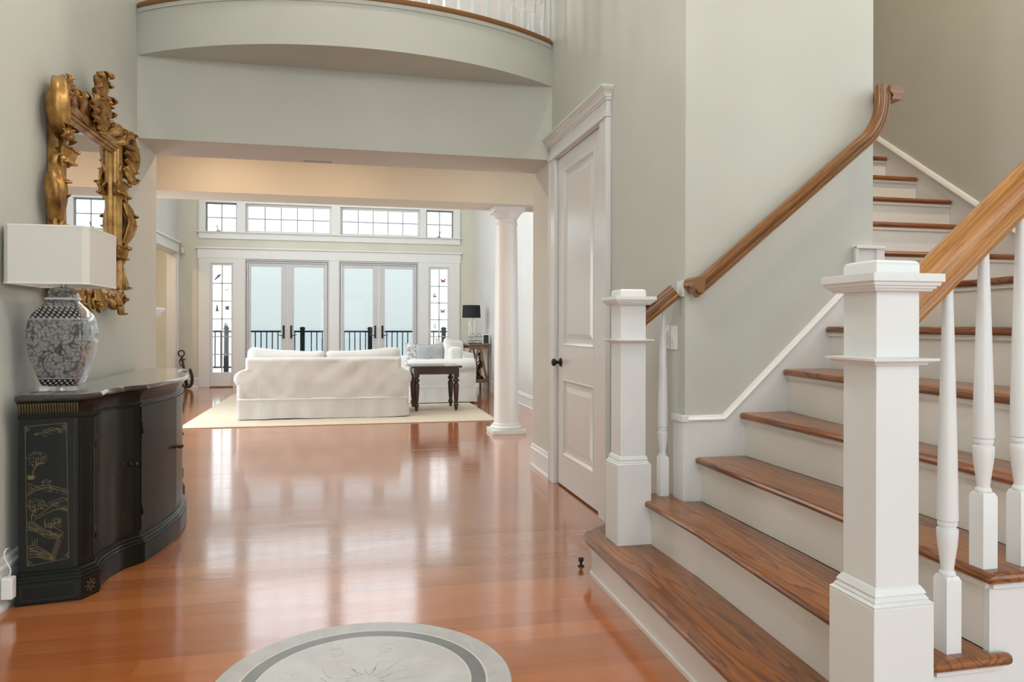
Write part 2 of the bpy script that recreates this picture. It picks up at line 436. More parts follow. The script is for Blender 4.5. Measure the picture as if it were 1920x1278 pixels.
for i in (0, 3):
    h = holes[i]; w = window(5 if i == 0 else 6, h[0], h[1], .03, 2.34, 2, 6, .0, M['sash'])
    for ch in list(w.children): bpy.data.objects.remove(ch)
    gx0, gx1, gz0, gz1 = (h[0]+.045, h[1]+.0-.035, .28, 2.29)
    def P(mb, n, mat, **k): mb.xform(Matrix.Translation(-Vector(w.location))); return mb.build(n, mat, w, **k)
    m = MB()
    for a, b, c, d in ((h[0], gx0, -.03, 2.34), (gx1, h[1], -.03, 2.34), (gx0, gx1, -.03, gz0), (gx0, gx1, gz1, 2.34)): m.box(a, b, YB+.0, YB+.05, c, d)
    P(m, 'window_frame', M['sash'], bevel=.003)
    P(MB().box(h[0]+.002, h[1]-.002, YB-.045, YB+.0, 0, .022), 'threshold', M['tread_x'], bevel=.004)
    m = MB(); m.box((gx0+gx1)/2-.010, (gx0+gx1)/2+.010, YB+.012, YB+.04, gz0, gz1)
    for k in range(1, 6): z = lerp(gz0, gz1, k/6); m.box(gx0, gx1, YB+.012, YB+.04, z-.009, z+.009)
    P(m, 'muntin_grid', M['sash'] if 0 else plain('muntin_grey_%d' % i, (.45, .46, .46), .4))
    P(MB().box(gx0-.01, gx1+.01, YB+.025, YB+.029, gz0-.01, gz1+.01), 'window_pane', M['glass'])
# french doors
M['doorframe'] = plain('door_frame_grey_white', (.60, .61, .62), .35)
def french(i, x0, x1):
    d = struct(empty('door_%d' % i, ((x0+x1)/2, YB, 0)))
    def P(mb, n, mat, par=d, **k):
        mb.xform(Matrix.Translation(-Vector(d.location))); return mb.build(n, mat, par, **k)
    m = MB(); f = .055
    m.box(x0, x0+.02, YB-.03, YB+.1, 0, 2.41); m.box(x1-.02, x1, YB-.03, YB+.1, 0, 2.41); m.box(x0+.02, x1-.02, YB-.03, YB+.1, 2.39, 2.41)
    m.box(x0+.032, x0+f, YB-.01, YB+.1, 0, 2.38); m.box(x1-f, x1-.032, YB-.01, YB+.1, 0, 2.38); m.box(x0+f, x1-f, YB-.01, YB+.1, 2.355, 2.38)
    m.box(x0+.02, x0+.032, YB+.02, YB+.1, 0, 2.38); m.box(x1-.032, x1-.02, YB+.02, YB+.1, 0, 2.38); m.box(x0+.02, x1-.02, YB+.02, YB+.1, 2.37, 2.39)
    P(m, 'door_frame', M['doorframe'], bevel=.002)
    P(MB().box(x0, x1, YB-.05, YB+.12, 0, .022), 'threshold', M['tread_x'], bevel=.004)
    xm = (x0+x1)/2
    for s in (-1, 1):
        a, b = (x0+f+.003, xm-.002) if s < 0 else (xm+.002, x1-f-.003)
        e, inn = .045, .115
        ga, gb = (a+e, b-inn) if s < 0 else (a+inn, b-e)
        m = MB()
        for p in ((a, ga, .025, 2.352), (gb, b, .025, 2.352), (ga, gb, .025, .30), (ga, gb, 2.285, 2.352)): m.box(p[0], p[1], YB+.015, YB+.06, p[2], p[3])
        leaf = P(m, 'door_leaf', M['doorframe'], bevel=.003)
        P(MB().box(ga-.01, gb+.01, YB+.036, YB+.04, .29, 2.295), 'glass_pane', M['glass_door'], leaf)
        hx = xm+s*.07
        m = MB(); m.box(hx-.018, hx+.018, YB+.0, YB+.016, .915, 1.165)
        m.tube([(hx, YB-.005, .965), (hx, YB-.045, .965), (hx+s*.03, YB-.05, .972), (hx+s*.11, YB-.045, .985)], [.009, .009, .008, .006], 8)
        P(m, 'door_handle', M['black'], leaf, bevel=.002)
    return d
french(2, *holes[1][:2]); french(3, *holes[2][:2])

# ---- baseboards (profile: flat board, ogee cap, shoe)
def baseboard(name, p, q, nrm, h=.19, mat='white'):
    p = Vector((*p, 0)); q = Vector((*q, 0)); n = Vector((*nrm, 0))
    prof = [(0, 0), (.026, 0), (.026, .012), (.016, .03), (.016, h-.055), (.022, h-.048), (.022, h-.036), (.014, h-.028), (.012, h-.010), (.006, h), (0, h)]
    m = MB(); r = [[tuple(a+n*u+Vector((0, 0, v))) for u, v in prof] for a in (p, q)]
    m.loft(r); return struct(m.build(name, M[mat]))
baseboard('baseboard_left', (XL, -2.55), (XL, YH1), (1, 0), .21)
baseboard('baseboard_left_end', (XL-.2, YH1), (XL, YH1), (0, 1), .21)
baseboard('baseboard_closet', (XR, 5.40), (XR, YH1+.05), (-1, 0))
baseboard('baseboard_closet_end', (XR, YH1+.05), (XB, YH1+.05), (0, 1))
baseboard('baseboard_closet_front', (XR, 3.34), (XR, 4.14), (-1, 0), .19)
baseboard('baseboard_living_right', (XB, 8.1), (XB, YB), (-1, 0))
baseboard('baseboard_stub', (2.09, 7.62), (XB, 7.62), (0, -1))
baseboard('baseboard_stub_end', (2.09, 7.62), (2.09, 8.08), (-1, 0))
baseboard('baseboard_back_left', (XA, YB), (-2.70, YB), (0, -1))
baseboard('baseboard_back_right', (2.22, YB), (XB, YB), (0, -1))
baseboard('baseboard_living_left', (XA, YH1), (XA, OY0-.12), (1, 0))
baseboard('baseboard_stair_right', (XS, -2.5), (XS, 1.45), (-1, 0))

# ---- closet door (door_1) with casing
d1 = struct(empty('door_1', (XR, (DY0+DY1)/2, 0)))
def PD(mb, n, mat, par=d1, **k): mb.xform(Matrix.Translation(-Vector(d1.location))); return mb.build(n, mat, par, **k)
m = MB(); xf = XR-.026
m.box(xf, XR, 4.145, DY0+.005, 0, DZ); m.box(xf, XR, DY1-.005, 5.40, 0, DZ)
m.box(xf-.006, XR, 4.135, 4.158, 0, DZ); m.box(xf-.006, XR, 5.388, 5.408, 0, DZ)
m.box(XR-.001, XR+.09, DY0-.018, DY0+.002, 0, DZ); m.box(XR-.001, XR+.09, DY1-.002, DY1+.018, 0, DZ); m.box(XR-.001, XR+.09, DY0, DY1, DZ-.003, DZ+.018)
PD(m, 'door_casing', M['door'], bevel=.003)
m = MB()
m.box(xf-.012, XR, 4.130, 5.412, DZ, DZ+.018)            # bead
m.box(xf-.002, XR, 4.140, 5.402, DZ+.018, DZ+.105)       # frieze
def stepcrown(a, b, off): m.box(xf-off, XR, 4.140-off, 5.402+min(off, .022), a, b)
stepcrown(DZ+.10, DZ+.113, .010)
prof = [(0, 0), (.008, .004), (.012, .018), (.024, .032), (.036, .04), (.038, .048)]
rings = []
for o_, z in prof:
    o_ += .006; z = z*1.05+DZ+.113
    rings.append([(xf-o_, 4.140-o_, z), (XR, 4.140-o_, z), (XR, 5.402+min(o_, .026), z), (xf-o_, 5.402+min(o_, .026), z)])
m.loft(rings); stepcrown(DZ+.162, DZ+.178, .05)
PD(m, 'door_header', M['door'], bevel=.0015)
# leaf with two recessed raised panels
m = MB(); xl = XR+.004; xb = XR+.045
ya, yb_ = DY0+.006, DY1-.006; zt = DZ-.008
p1, p2 = (4.45, 5.125, 1.03, 2.30), (4.45, 5.125, .235, .785)
m.box(xl, xb, ya, p1[0], .012, zt); m.box(xl, xb, p1[1], yb_, .012, zt)
m.box(xl, xb, p1[0], p1[1], .012, p2[2]); m.box(xl, xb, p1[0], p1[1], p2[3], p1[2]); m.box(xl, xb, p1[0], p1[1], p1[3], zt)
leaf = PD(m, 'door_leaf', M['door'], bevel=.002)
for p in (p1, p2):
    m = MB()
    def rr(i, x): return [(x, p[0]+i, p[2]+i), (x, p[1]-i, p[2]+i), (x, p[1]-i, p[3]-i), (x, p[0]+i, p[3]-i)]
    m.loft([rr(-.002, xl+.02), rr(-.002, xl-.001), rr(.006, xl-.004), rr(.016, xl+.004), rr(.022, xl+.013), rr(.05, xl+.013), rr(.085, xl+.004), rr(.09, xl+.004)])
    PD(m, 'door_panel', M['door'], leaf, bevel=.001)
m = MB(); ky, kz = 5.185, .905
m.lathe([(.001, 0), (.032, 0), (.033, -.004), (.03, -.008), (.014, -.012), (.0115, -.03), (.014, -.036), (.024, -.042), (.028, -.052), (.026, -.062), (.017, -.069), (.001, -.072)], (xl, ky, kz), 24, 'x')
PD(m, 'door_knob', M['bronze'], leaf, smooth=True)
for z in (2.216, 1.557, .902, .252):
    PD(MB().box(XR-.010, XR+.006, DY0-.003, DY0+.008, z-.045, z+.045).lathe([(.005, -.05), (.005, .05)], (XR-.008, DY0+.003, z), 8), 'door_hinge', M['bronze'])

# linear air grille in the header underside
m = MB(); m.box(-.33, -.10, 5.855, 5.905, H1-.004, H1)
g = m.build('air_grille', M['white'])
tag(g, 'narrow linear air grille set in the underside of the wide white header', 'air vent')
m = MB()
for k in range(22): m.box(-.325+k*.01, -.319+k*.01, 5.86, 5.90, H1-.006, H1-.0035)
m.build('grille_slots', M['black'], g)

# outside: deck, sea (structure), railing
M['deck'] = plain('deck_boards', (.35, .33, .30), .7); M['sea'] = plain('grey_sea', (.45, .50, .505), .9)
struct(MB().box(-6, 6, YB+.16, 17.75, -.16, -.04).build('floor_deck', M['deck']))
m = MB(); m.box(-1500, 1500, 60, 3000, -9.2, -9); o = struct(m.build('floor_sea', M['sea']))
rl = empty('deck_railing', (0, 17.5, -.04))
tag(rl, 'black metal deck railing with square posts beyond the french doors', 'railing')
rp = lambda mb, n, **k: mb.build(n, M['bronze'] if 0 else M['black'], rl, **k)
posts = [-4.6, -2.63, -.985, .535, 2.26, 4.0]
m = MB(); m.box(-4.6, 4.0, -.028, .028, 1.045, 1.085); rp(m, 'top_rail', bevel=.004)
m = MB(); m.box(-4.6, 4.0, -.016, .016, .245, .28); rp(m, 'bottom_rail')
for x in posts:
    m = MB(); m.box(x-.05, x+.05, -.05, .05, 0, 1.14); m.box(x-.062, x+.062, -.062, .062, 1.125, 1.15); m.box(x-.045, x+.045, -.045, .045, 1.15, 1.17); rp(m, 'railing_post')
x = -3.6
while x < 3.4:
    if min(abs(x-p) for p in posts) > .075: rp(MB().box(x-.011, x+.011, -.011, .011, .28, 1.045), 'railing_baluster')
    x += .1222
# ================================================================ STAIRCASE
Z = [0]+[.165+.2015*(k-1) for k in range(1, 20)]
YW, YO = 3.13, 1.495
NOSE = {
 2: [(1.342, 3.165), (1.350, 2.70), (1.329, 2.26), (1.295, YO)],
 3: [(1.570, YW), (1.562, 2.3), (1.535, YO)],
 4: [(1.795, YW), (1.797, 2.2), (1.775, 1.8), (1.750, YO)],
 5: [(2.022, YW), (1.972, 2.69), (1.934, 2.18), (1.905, YO)],
 6: [(2.250, YW), (2.205, 2.5), (2.160, 1.95), (2.120, YO)],
 7: [(2.560, YW), (2.600, 2.61), (2.550, 2.39), (2.440, 1.9), (2.350, YO)]}
stair = empty('staircase', (1.1, 1.5, 0))
tag(stair, 'white staircase with oak treads, square newel posts and turned balusters rising to the right', 'staircase')
SL = Vector(stair.location)
def PS(mb, n, mat, par=stair, **k): mb.xform(Matrix.Translation(-SL)); return mb.build(n, mat, par, **k)
def off(pl, dx, dy=0): return [(x+dx, y) for x, y in pl]
TT = .030
# first tread, rounded start step
nose1 = [(1.53, 3.62), (1.40, 3.60), (1.275, 3.546), (1.196, 3.485), (1.145, 3.445), (1.118, 3.40), (1.108, 3.33), (1.100, 2.79), (1.087, 2.15), (1.078, 1.80), (1.072, 1.52), (1.082, 1.45), (1.12, 1.405), (1.20, 1.385), (1.385, 1.385), (1.42, 1.41), (1.42, 1.495)]
t1 = nose1+[(1.40, YO), (1.42, 3.1), (1.53, 3.13)]
PS(MB().prism(t1, Z[1]-TT, Z[1]), 'tread', M['tread'], bevel=.013, seg=3)
r1 = [(1.53, 3.56), (1.38, 3.53), (1.24, 3.46), (1.15, 3.36), (1.126, 3.294), (1.122, 2.79), (1.112, 2.15), (1.104, 1.80), (1.10, 1.52), (1.12, 1.45), (1.18, 1.42), (1.39, 1.42), (1.39, 1.50)]
def strip(pl, th, z0, z1, m):
    out = []
    for i, p in enumerate(pl):
        a = Vector(pl[max(i-1, 0)]); b = Vector(pl[min(i+1, len(pl)-1)]); t = (b-a).normalized(); out.append((p[0]-t.y*th, p[1]+t.x*th))
    m.loft([[(*p, z0), (*q, z0), (*q, z1), (*p, z1)] for p, q in zip(pl, out)])
    return m
m = MB(); strip(r1, .018, 0, Z[1]-TT, m); strip([(x-.010 if i > 3 else x, y) for i, (x, y) in enumerate(r1)], .012, Z[1]-TT-.014, Z[1]-TT, m)
strip([(x-.008 if i > 3 else x, y) for i, (x, y) in enumerate(r1)], .012, 0, .016, m)
PS(m, 'riser', M['riser'], auto=40)
for k in range(2, 7):
    n = NOSE[k]; nx = off(NOSE[k+1], .030)
    if k == 2: poly = [(1.53, 3.13), (1.53, 3.315), (1.385, 3.33), (1.345, 3.30)]+n
    else: poly = n[:]
    xr = nx[-1][0]
    poly = poly+[(xr+.045, YO), (xr+.045, YO+.030), (xr, YO+.030)]+[p for p in nx[::-1] if p[1] > YO+.05]
    PS(MB().prism(poly, Z[k]-TT, Z[k]), 'tread', M['tread'], bevel=.0135, seg=3)
    rl_ = off(n, .030); rl_[-1] = (rl_[-1][0], 1.5275); rl_[0] = (rl_[0][0], YW if k > 2 else 3.30)
    m = MB(); strip(rl_, .018, Z[k-1]-.002, Z[k]-TT, m); strip(off(rl_, -.012), .013, Z[k]-TT-.016, Z[k]-TT, m)
    PS(m, 'riser', M['riser'])
n = NOSE[7]
poly = n+[(3.755, YO), (3.755, 3.40), (2.545, 3.40)]
PS(MB().prism(poly, Z[7]-TT, Z[7]), 'landing_tread', M['tread'], bevel=.0135, seg=3)
m = MB(); rl_ = off(n, .030); rl_[-1] = (rl_[-1][0], 1.5275); strip(rl_, .018, Z[6]-.002, Z[7]-TT, m); strip(off(rl_, -.012), .013, Z[7]-TT-.016, Z[7]-TT, m)
PS(m, 'riser', M['riser'])
for k in range(8, 17):
    yn = 3.37+.287*(k-8)
    PS(MB().box(2.532, 3.755, yn, yn+.287+.03, Z[k]-TT, Z[k]), 'tread', M['tread_x'], bevel=.0135, seg=3)
    m = MB(); m.box(2.532, 3.755, yn+.028, yn+.045, Z[k-1]-.001, Z[k]-TT); m.box(2.532, 3.755, yn+.016, yn+.03, Z[k]-TT-.016, Z[k]-TT)
    PS(m, 'riser', M['riser'])
yn = 3.37+.287*9
PS(MB().box(2.70, 3.755, yn+.028, yn+.045, Z[16], 3.275), 'riser', M['riser'])
# open side stringer (sawtooth), and closing face below the landing
pts = [(1.40, 0)]
xs_ = {k: NOSE[k][-1][0]+.030 for k in NOSE}
pts += [(1.40, Z[2]-TT)]
for k in range(3, 8): pts += [(xs_[k], Z[k-1]-TT), (xs_[k], Z[k]-TT)]
pts += [(3.755, Z[7]-TT), (3.755, 0)]
m = MB(); m.prism(pts, 1.527, 1.546, 'y')
# brackets line under returns
for k in range(2, 7):
    a = xs_[k] if k > 2 else 1.40; m.box(a, xs_[k+1]+.03, 1.515, 1.53, Z[k]-TT-.016, Z[k]-TT)
PS(m, 'open_stringer', M['white'], bevel=.002)
# skirt on the handrail wall
m = MB(); m.prism([(1.5125, .30), (1.5125, .745), (1.722, .745), (2.42, 1.40), (2.42, 1.56), (2.555, 1.56), (2.555, .8), (2.2, .3)], 3.130, 3.148, 'y')
m.box(1.5125, 1.530, 3.147, 3.235, .30, .745)
m.box(2.53, 2.575, 3.12, 3.20, 1.15, 1.558)
for a, b in (((1.506, .745), (1.722, .745)), ((1.722, .745), (2.42, 1.40))):
    d = Vector((b[0]-a[0], 0, b[1]-a[1])).normalized(); u = Vector((-d.z, 0, d.x))
    A, B = Vector((a[0], 0, a[1])), Vector((b[0], 0, b[1]))
    prof = [(3.148, -.012), (3.126, -.012), (3.124, -.004), (3.134, .004), (3.138, .012), (3.148, .014)]
    m.loft([[tuple(Q+u*v+Vector((0, y, 0))) for y, v in prof] for Q in (A, B)])
m.box(1.503, 1.536, 3.121, 3.238, .731, .760)
m.box(2.415, 2.58, 3.115, 3.205, 1.552, 1.566); m.box(2.415, 2.43, 3.12, 3.135, 1.395, 1.56)
PS(m, 'wall_skirt', M['white'], bevel=.0015)
sk = lambda y: 1.878+.714*(y-3.708)
m = MB(); m.prism([(1.5, 1.2), (1.5, 1.56), (3.262, 1.56), (5.9, sk(5.9)), (5.9, 2.9), (3.5, 1.2)], 3.755, 3.769, 'x')
A, B = Vector((0, 3.262, 1.56)), Vector((0, 5.9, sk(5.9))); d = (B-A).normalized(); u = Vector((0, -d.z, d.y))
prof = [(3.77, -.02), (3.748, -.02), (3.744, -.008), (3.750, .004), (3.756, .012), (3.77, .016)]
m.loft([[tuple(Q+u*v+Vector((x, 0, 0))) for x, v in prof] for Q in (A, B)])
m.box(3.745, 3.77, 1.5, 3.262, 1.545, 1.57)
PS(m, 'wall_skirt', M['white'])

def newel(cx, cy, z0, zb, zm, zc, zt, ztop, hb=.0825, hs=.060):
    """z0 floor, zb top of base block, zm middle moulding, zc under cap, zt slab top"""
    c = empty('newel_post', (cx-SL.x, cy-SL.y, z0), parent=stair)
    def sq(h, z): return [(-h, -h, z), (h, -h, z), (h, h, z), (-h, h, z)]
    m = MB(); m.loft([sq(hb, 0), sq(hb, zb-z0)]); m.build('post_base', M['white'], c, bevel=.002)
    m = MB(); a = zb-z0
    m.loft([sq(hb-.001, a), sq(hb+.000, a+.004), sq(hb-.010, a+.012), sq(hb-.007, a+.0125), sq(hb-.016, a+.024), sq(hb-.011, a+.0245), sq(hs+.004, a+.038), sq(hs, a+.042)])
    m.build('base_moulding', M['white'], c)
    m = MB(); m.loft([sq(hs, a), sq(hs, zc-z0+.02)]); m.build('post_shaft', M['white'], c, bevel=.002)
    m = MB(); a = zm-z0
    m.loft([sq(hs, a), sq(hs+.012, a+.001), sq(hs+.014, a+.006), sq(hs+.020, a+.0065), sq(hs+.024, a+.010), sq(hs+.030, a+.0105), sq(hs+.031, a+.017), sq(hs, a+.019)])
    m.build('neck_moulding', M['white'], c, bevel=.0008)
    m = MB(); a = zc-z0; h = zt-zc
    m.loft([sq(hs, a), sq(hs+.018, a), sq(hs+.021, a+.006), sq(hs+.025, a+.0065), sq(hs+.026, a+.012), sq(hs+.031, a+.0125), sq(hs+.033, a+.021), sq(hs+.038, a+.022), sq(hs+.038, a+h), sq(hs+.002, a+h)])
    m.build('post_cap', M['white'], c, bevel=.001)
    m = MB(); r = .012; a = zt-z0; b = ztop-z0
    m.loft([sq(hs, a-.001), sq(hs, b-r), sq(hs-r*.13, b-r*.5), sq(hs-r*.5, b-r*.13), sq(hs-r, b)]); m.build('cap_block', M['white'], c)
    return c
newel(1.2730, 1.5560, 0, .517, 1.081, 1.256, 1.297, 1.331, hb=.0815, hs=.0590)
newel(1.2920, 3.2530, Z[1], .530, 1.093, 1.270, 1.308, 1.343, hb=.0820, hs=.0620)
newel(2.470, 1.5560, Z[7], 1.70, 2.12, 2.30, 2.34, 2.375, hb=.0815, hs=.0590)

def baluster_mesh(H, hb=.19, s=.0215, kx=1.0):
    m = MB()
    def sq(h, z): return [(-h, -h, z), (h, -h, z), (h, h, z), (-h, h, z)]
    m.loft([sq(s, 0), sq(s, hb-.012), sq(s*.80, hb-.002), sq(s*.55, hb)])
    q = hb
    m.lathe([(.001, q-.004), (.0175, q-.004), (.0195, q+.002), (.0175, q+.008), (.0150, q+.011), (.0150, q+.018), (.0185, q+.045), (.0225, q+.075), (.0245, q+.100), (.0248, q+.112), (.0240, q+.114),
             (.0200, q+.116), (.0200, q+.121), (.0228, q+.123), (.0228, q+.130), (.0210, q+.132), (.0245, q+.136), (.0248, q+.140), (.0215, lerp(q+.14, H, .3)), (.0165, lerp(q+.14, H, .65)), (.0110, H)], (0, 0, 0), 20)
    return m
railz = lambda x: 1.173+.866*(x-1.346)
for x, k in ((1.4635, 2), (1.5705, 3), (1.6845, 3), (1.797, 4), (1.885, 4), (1.985, 5), (2.085, 5), (2.200, 6), (2.310, 6)):
    b = baluster_mesh(railz(x)-Z[k]+.012).build('baluster', M['white'], stair, auto=35)
    b.location = (x-SL.x, 1.5515-SL.y, Z[k])
b = baluster_mesh(1.235-Z[2]+.012).build('baluster', M['white'], stair, auto=35); b.location = (1.472-SL.x, 3.262-SL.y, Z[2])
def rprof(w, h):
    return [(-w*.36, 0), (w*.36, 0), (w*.36, h*.10), (w*.28, h*.18), (w*.28, h*.30), (w*.40, h*.42), (w*.5, h*.56), (w*.5, h*.72), (w*.42, h*.88), (w*.24, h*.98), (0, h),
            (-w*.24, h*.98), (-w*.42, h*.88), (-w*.5, h*.72), (-w*.5, h*.56), (-w*.40, h*.42), (-w*.28, h*.30), (-w*.28, h*.18), (-w*.36, h*.10)]
def rprof2(w, h):   # flat-sided rail of the balustrade
    return [(-w*.42, 0), (w*.42, 0), (w*.5, h*.10), (w*.5, h*.22), (w*.43, h*.30), (w*.46, h*.42), (w*.5, h*.62), (w*.47, h*.8), (w*.34, h*.94), (w*.12, h), (-w*.12, h), (-w*.34, h*.94), (-w*.47, h*.8), (-w*.5, h*.62), (-w*.46, h*.42), (-w*.43, h*.30), (-w*.5, h*.22), (-w*.5, h*.10)]
m = MB(); m.sweep([(1.325, 1.5515, railz(1.325)), (2.415, 1.5515, railz(2.415))], rprof2(.068, .092), (0, -1, 0))
PS(m, 'handrail', M['rail'], auto=35)
m = MB(); m.sweep([(1.345, 3.238, 1.155), (1.522, 3.190, 1.308)], rprof2(.062, .072), (-.262, -.965, 0))
PS(m, 'handrail', M['rail_dark'], auto=35)
PS(MB().box(1.523, 1.530, 3.158, 3.224, 1.308, 1.385), 'rail_rosette', M['white'], bevel=.004)

# wall handrail with gooseneck
wr = empty('wall_handrail', (1.55, 3.148, 1.35))
tag(wr, 'oak wall handrail sloping up the pale wall to a gooseneck at the corner', 'handrail')
WL = Vector(wr.location)
Y = 3.078; w, h = .056, .066
path = [(1.545, 1.297), (1.60, 1.342), (2.30, 1.345+.822*.70), (2.40, 1.345+.822*.80)]
curve = smooth_path([(2.30, 0, 1.920), (2.40, 0, 2.003), (2.475, 0, 2.066), (2.530, 0, 2.150), (2.553, 0, 2.240), (2.556, 0, 2.336)], 6)[6:]
pts = [(1.552, Y, 1.303), (1.60, Y, 1.342), (2.30, Y, 1.920)]+[(p.x, Y, p.z) for p in curve]
m = MB(); m.sweep(pts, rprof(w, h), (0, -1, 0)); m.xform(Matrix.Translation(-WL)); m.build('rail', M['rail'] if 0 else M['rail_dark'], wr, auto=35)
m = MB(); m.sweep([(2.588, Y-.026, 2.268), (2.588, 3.60, 2.268)], rprof(.080, .072), (1, 0, 0))
m.xform(Matrix.Translation(-WL)); m.build('rail_turn', M['rail_dark'], wr, auto=35)
m = MB(); m.prism([(1.521, 1.352), (1.519, 1.366), (1.523, 1.380), (1.536, 1.392), (1.556, 1.398), (1.580, 1.398), (1.580, 1.330), (1.560, 1.322), (1.545, 1.326), (1.538, 1.340), (1.528, 1.345)], Y-.029, 3.147, 'y')
m.xform(Matrix.Translation(-WL)); m.build('rail_return', M['rail_dark'], wr, auto=35)

# ================================================================ BALCONY RAILING
br_ = empty('balcony_railing', (CX, 5.2, ZU)); BL = Vector(br_.location)
tag(br_, 'white baluster railing curving along the upper balcony edge', 'railing')
proto = None; n_b = 27
aL = math.atan2(5.50-CY, XL+.05-CX); aR = math.atan2(5.50-CY, XR-.03-CX)
bm_ = baluster_mesh(.86, hb=.20, s=.024)
for i in range(n_b+1):
    a = lerp(aL, aR, i/n_b); x, y = CX+2.37*math.cos(a), CY+2.37*math.sin(a)
    if proto is None: proto = bm_.build('baluster', M['white'], br_, auto=35); b = proto
    else: b = proto.copy(); COL.objects.link(b); b.parent = br_
    b.location = (x-BL.x, y-BL.y, ZU+.003-BL.z); b.rotation_euler.z = a
m = MB(); pr = rprof2(.062, .075)
ra = [lerp(aL-.02, aR+.02, i/48) for i in range(49)]
rings = [[(CX+(2.37+u)*math.cos(a)-BL.x, CY+(2.37+u)*math.sin(a)-BL.y, .865+v) for u, v in pr] for a in ra]
m.loft(rings); m.build('handrail', M['rail_dark'], br_, auto=35)

# ================================================================ COLUMN
c = empty('column', (1.715, 7.91, 0)); tag(c, 'round white column on a square plinth under the beam', 'column')
def sq(h, z): return [(-h, -h, z), (h, -h, z), (h, h, z), (-h, h, z)]
m = MB(); m.loft([sq(.185, 0), sq(.185, .045)]); m.build('plinth', M['white'], c, bevel=.003)
m = MB(); m.lathe([(.001, .044), (.168, .044), (.176, .056), (.176, .068), (.166, .080), (.150, .083), (.147, .092), (.149, .100), (.144, .106), (.136, .112), (.134, .12), (.134, .8), (.131, 1.3), (.122, 1.9), (.115, 2.265),
                   (.115, 2.27), (.122, 2.275), (.124, 2.285), (.119, 2.292), (.114, 2.30), (.114, 2.335), (.122, 2.34), (.125, 2.350), (.135, 2.365), (.150, 2.385), (.162, 2.400), (.163, 2.41), (.001, 2.41)], (0, 0, 0), 48)
m.build('shaft', M['white'], c, auto=30)
m = MB(); m.loft([sq(.168, 2.405), sq(.170, 2.43), sq(.178, 2.437), sq(.178, 2.459)]); m.build('capital_block', M['white'], c, bevel=.002)

# ================================================================ FLOOR MEDALLION
def stone(name, c1, c2, sc_=6, rough=.28):
    t = NT(name); v = t.coord(); n = t.noise(v, sc_, 6, .6, .6); c = t.ramp(n, [(.3, c1), (.7, c2)]); t.l(c[0], c[1], t.b, 'Base Color'); t.set(Roughness=rough)
    t.bump(t.noise(v, 30, 3), .05, .004); return t.m
M['st_l'] = stone('light_marble', (.43, .45, .465), (.55, .57, .58)); M['st_d'] = stone('slate_band', (.13, .15, .165), (.20, .225, .235)); M['st_g'] = plain('medallion_grout', (.62, .62, .58), .5)
M['st_o'] = stone('grey_marble_border', (.37, .39, .40), (.47, .49, .50), 12)
md = empty('floor_medallion', (.057, 2.462, 0)); tag(md, 'round grey marble medallion inlaid in the wood floor', 'medallion')
def ring(r0, r1, z0, z1, m, n=96):
    P = lambda r, z: [(r*math.cos(2*PI*i/n), r*math.sin(2*PI*i/n), z) for i in range(n)]
    m.loft([P(r0, z0), P(r1, z0), P(r1, z1), P(r0, z1), P(r0, z0)], cap=False); return m
ring(.408, .486, 0, .0030, MB()).build('outer_band', M['st_o'], md)
ring(.402, .408, 0, .0032, MB()).build('inlay_line', M['st_g'], md)
ring(.354, .402, 0, .0030, MB()).build('dark_band', M['st_d'], md)
ring(.349, .354, 0, .0032, MB()).build('inlay_line', M['st_g'], md)
m = MB(); m.lathe([(.001, 0), (.349, 0), (.349, .003), (.001, .003)], (0, 0, 0), 96); m.build('centre_disc', M['st_l'], md)
# low relief lotus and scrolls
m = MB()
def leafp(ax, ay, ang, L, W, n=10, z=.003, th=.0014):
    P = []; Q = []
    for i in range(n+1):
        t = i/n; wd = W*math.sin(PI*t**.8)*(1-.1*t); x, y = L*t, .12*L*math.sin(PI*t)
        P.append((x, y+wd)); Q.append((x, y-wd))
    poly = P+Q[1:-1][::-1]; ca, sa = math.cos(ang), math.sin(ang)
    m.prism([(ax+x*ca-y*sa, ay+x*sa+y*ca) for x, y in poly], z-.0005, z+th)
for k in range(8):
    a = 2*PI*k/8; leafp(.05*math.cos(a), .05*math.sin(a), a, .14, .024); leafp(.05*math.cos(a+.39), .05*math.sin(a+.39), a+.39, .10, .018)
for k in range(8):
    a = 2*PI*(k+.5)/8; cx, cy = .25*math.cos(a), .25*math.sin(a); s_ = 1 if k % 2 else -1
    sp = [(cx+(.045-.0035*j)*math.cos(a+s_*j*.55), cy+(.045-.0035*j)*math.sin(a+s_*j*.55), .0032) for j in range(12)]
    m.tube(sp, [.0035-.0002*j for j in range(12)], 6, .35); m.lathe([(.001, .003), (.007, .0034), (.005, .0046), (.001, .0048)], (cx, cy, 0), 10)
m.build('relief_motif', M['st_l'], md)

# door stop behind the bottom step
ds = empty('door_stop', (1.118, 3.425, 0)); tag(ds, 'small black door stop on the floor behind the bottom stair', 'door stop')
m = MB(); m.lathe([(.001, 0), (.016, 0), (.016, .004), (.007, .008), (.006, .028), (.001, .029)], (0, 0, 0), 14); m.build('stop_foot', M['bronze'], ds, smooth=True)
m = MB(); m.lathe([(.001, .024), (.012, .025), (.014, .034), (.012, .042), (.001, .044)], (0, 0, 0), 14); m.build('rubber_cap', M['rubber'], ds, smooth=True)

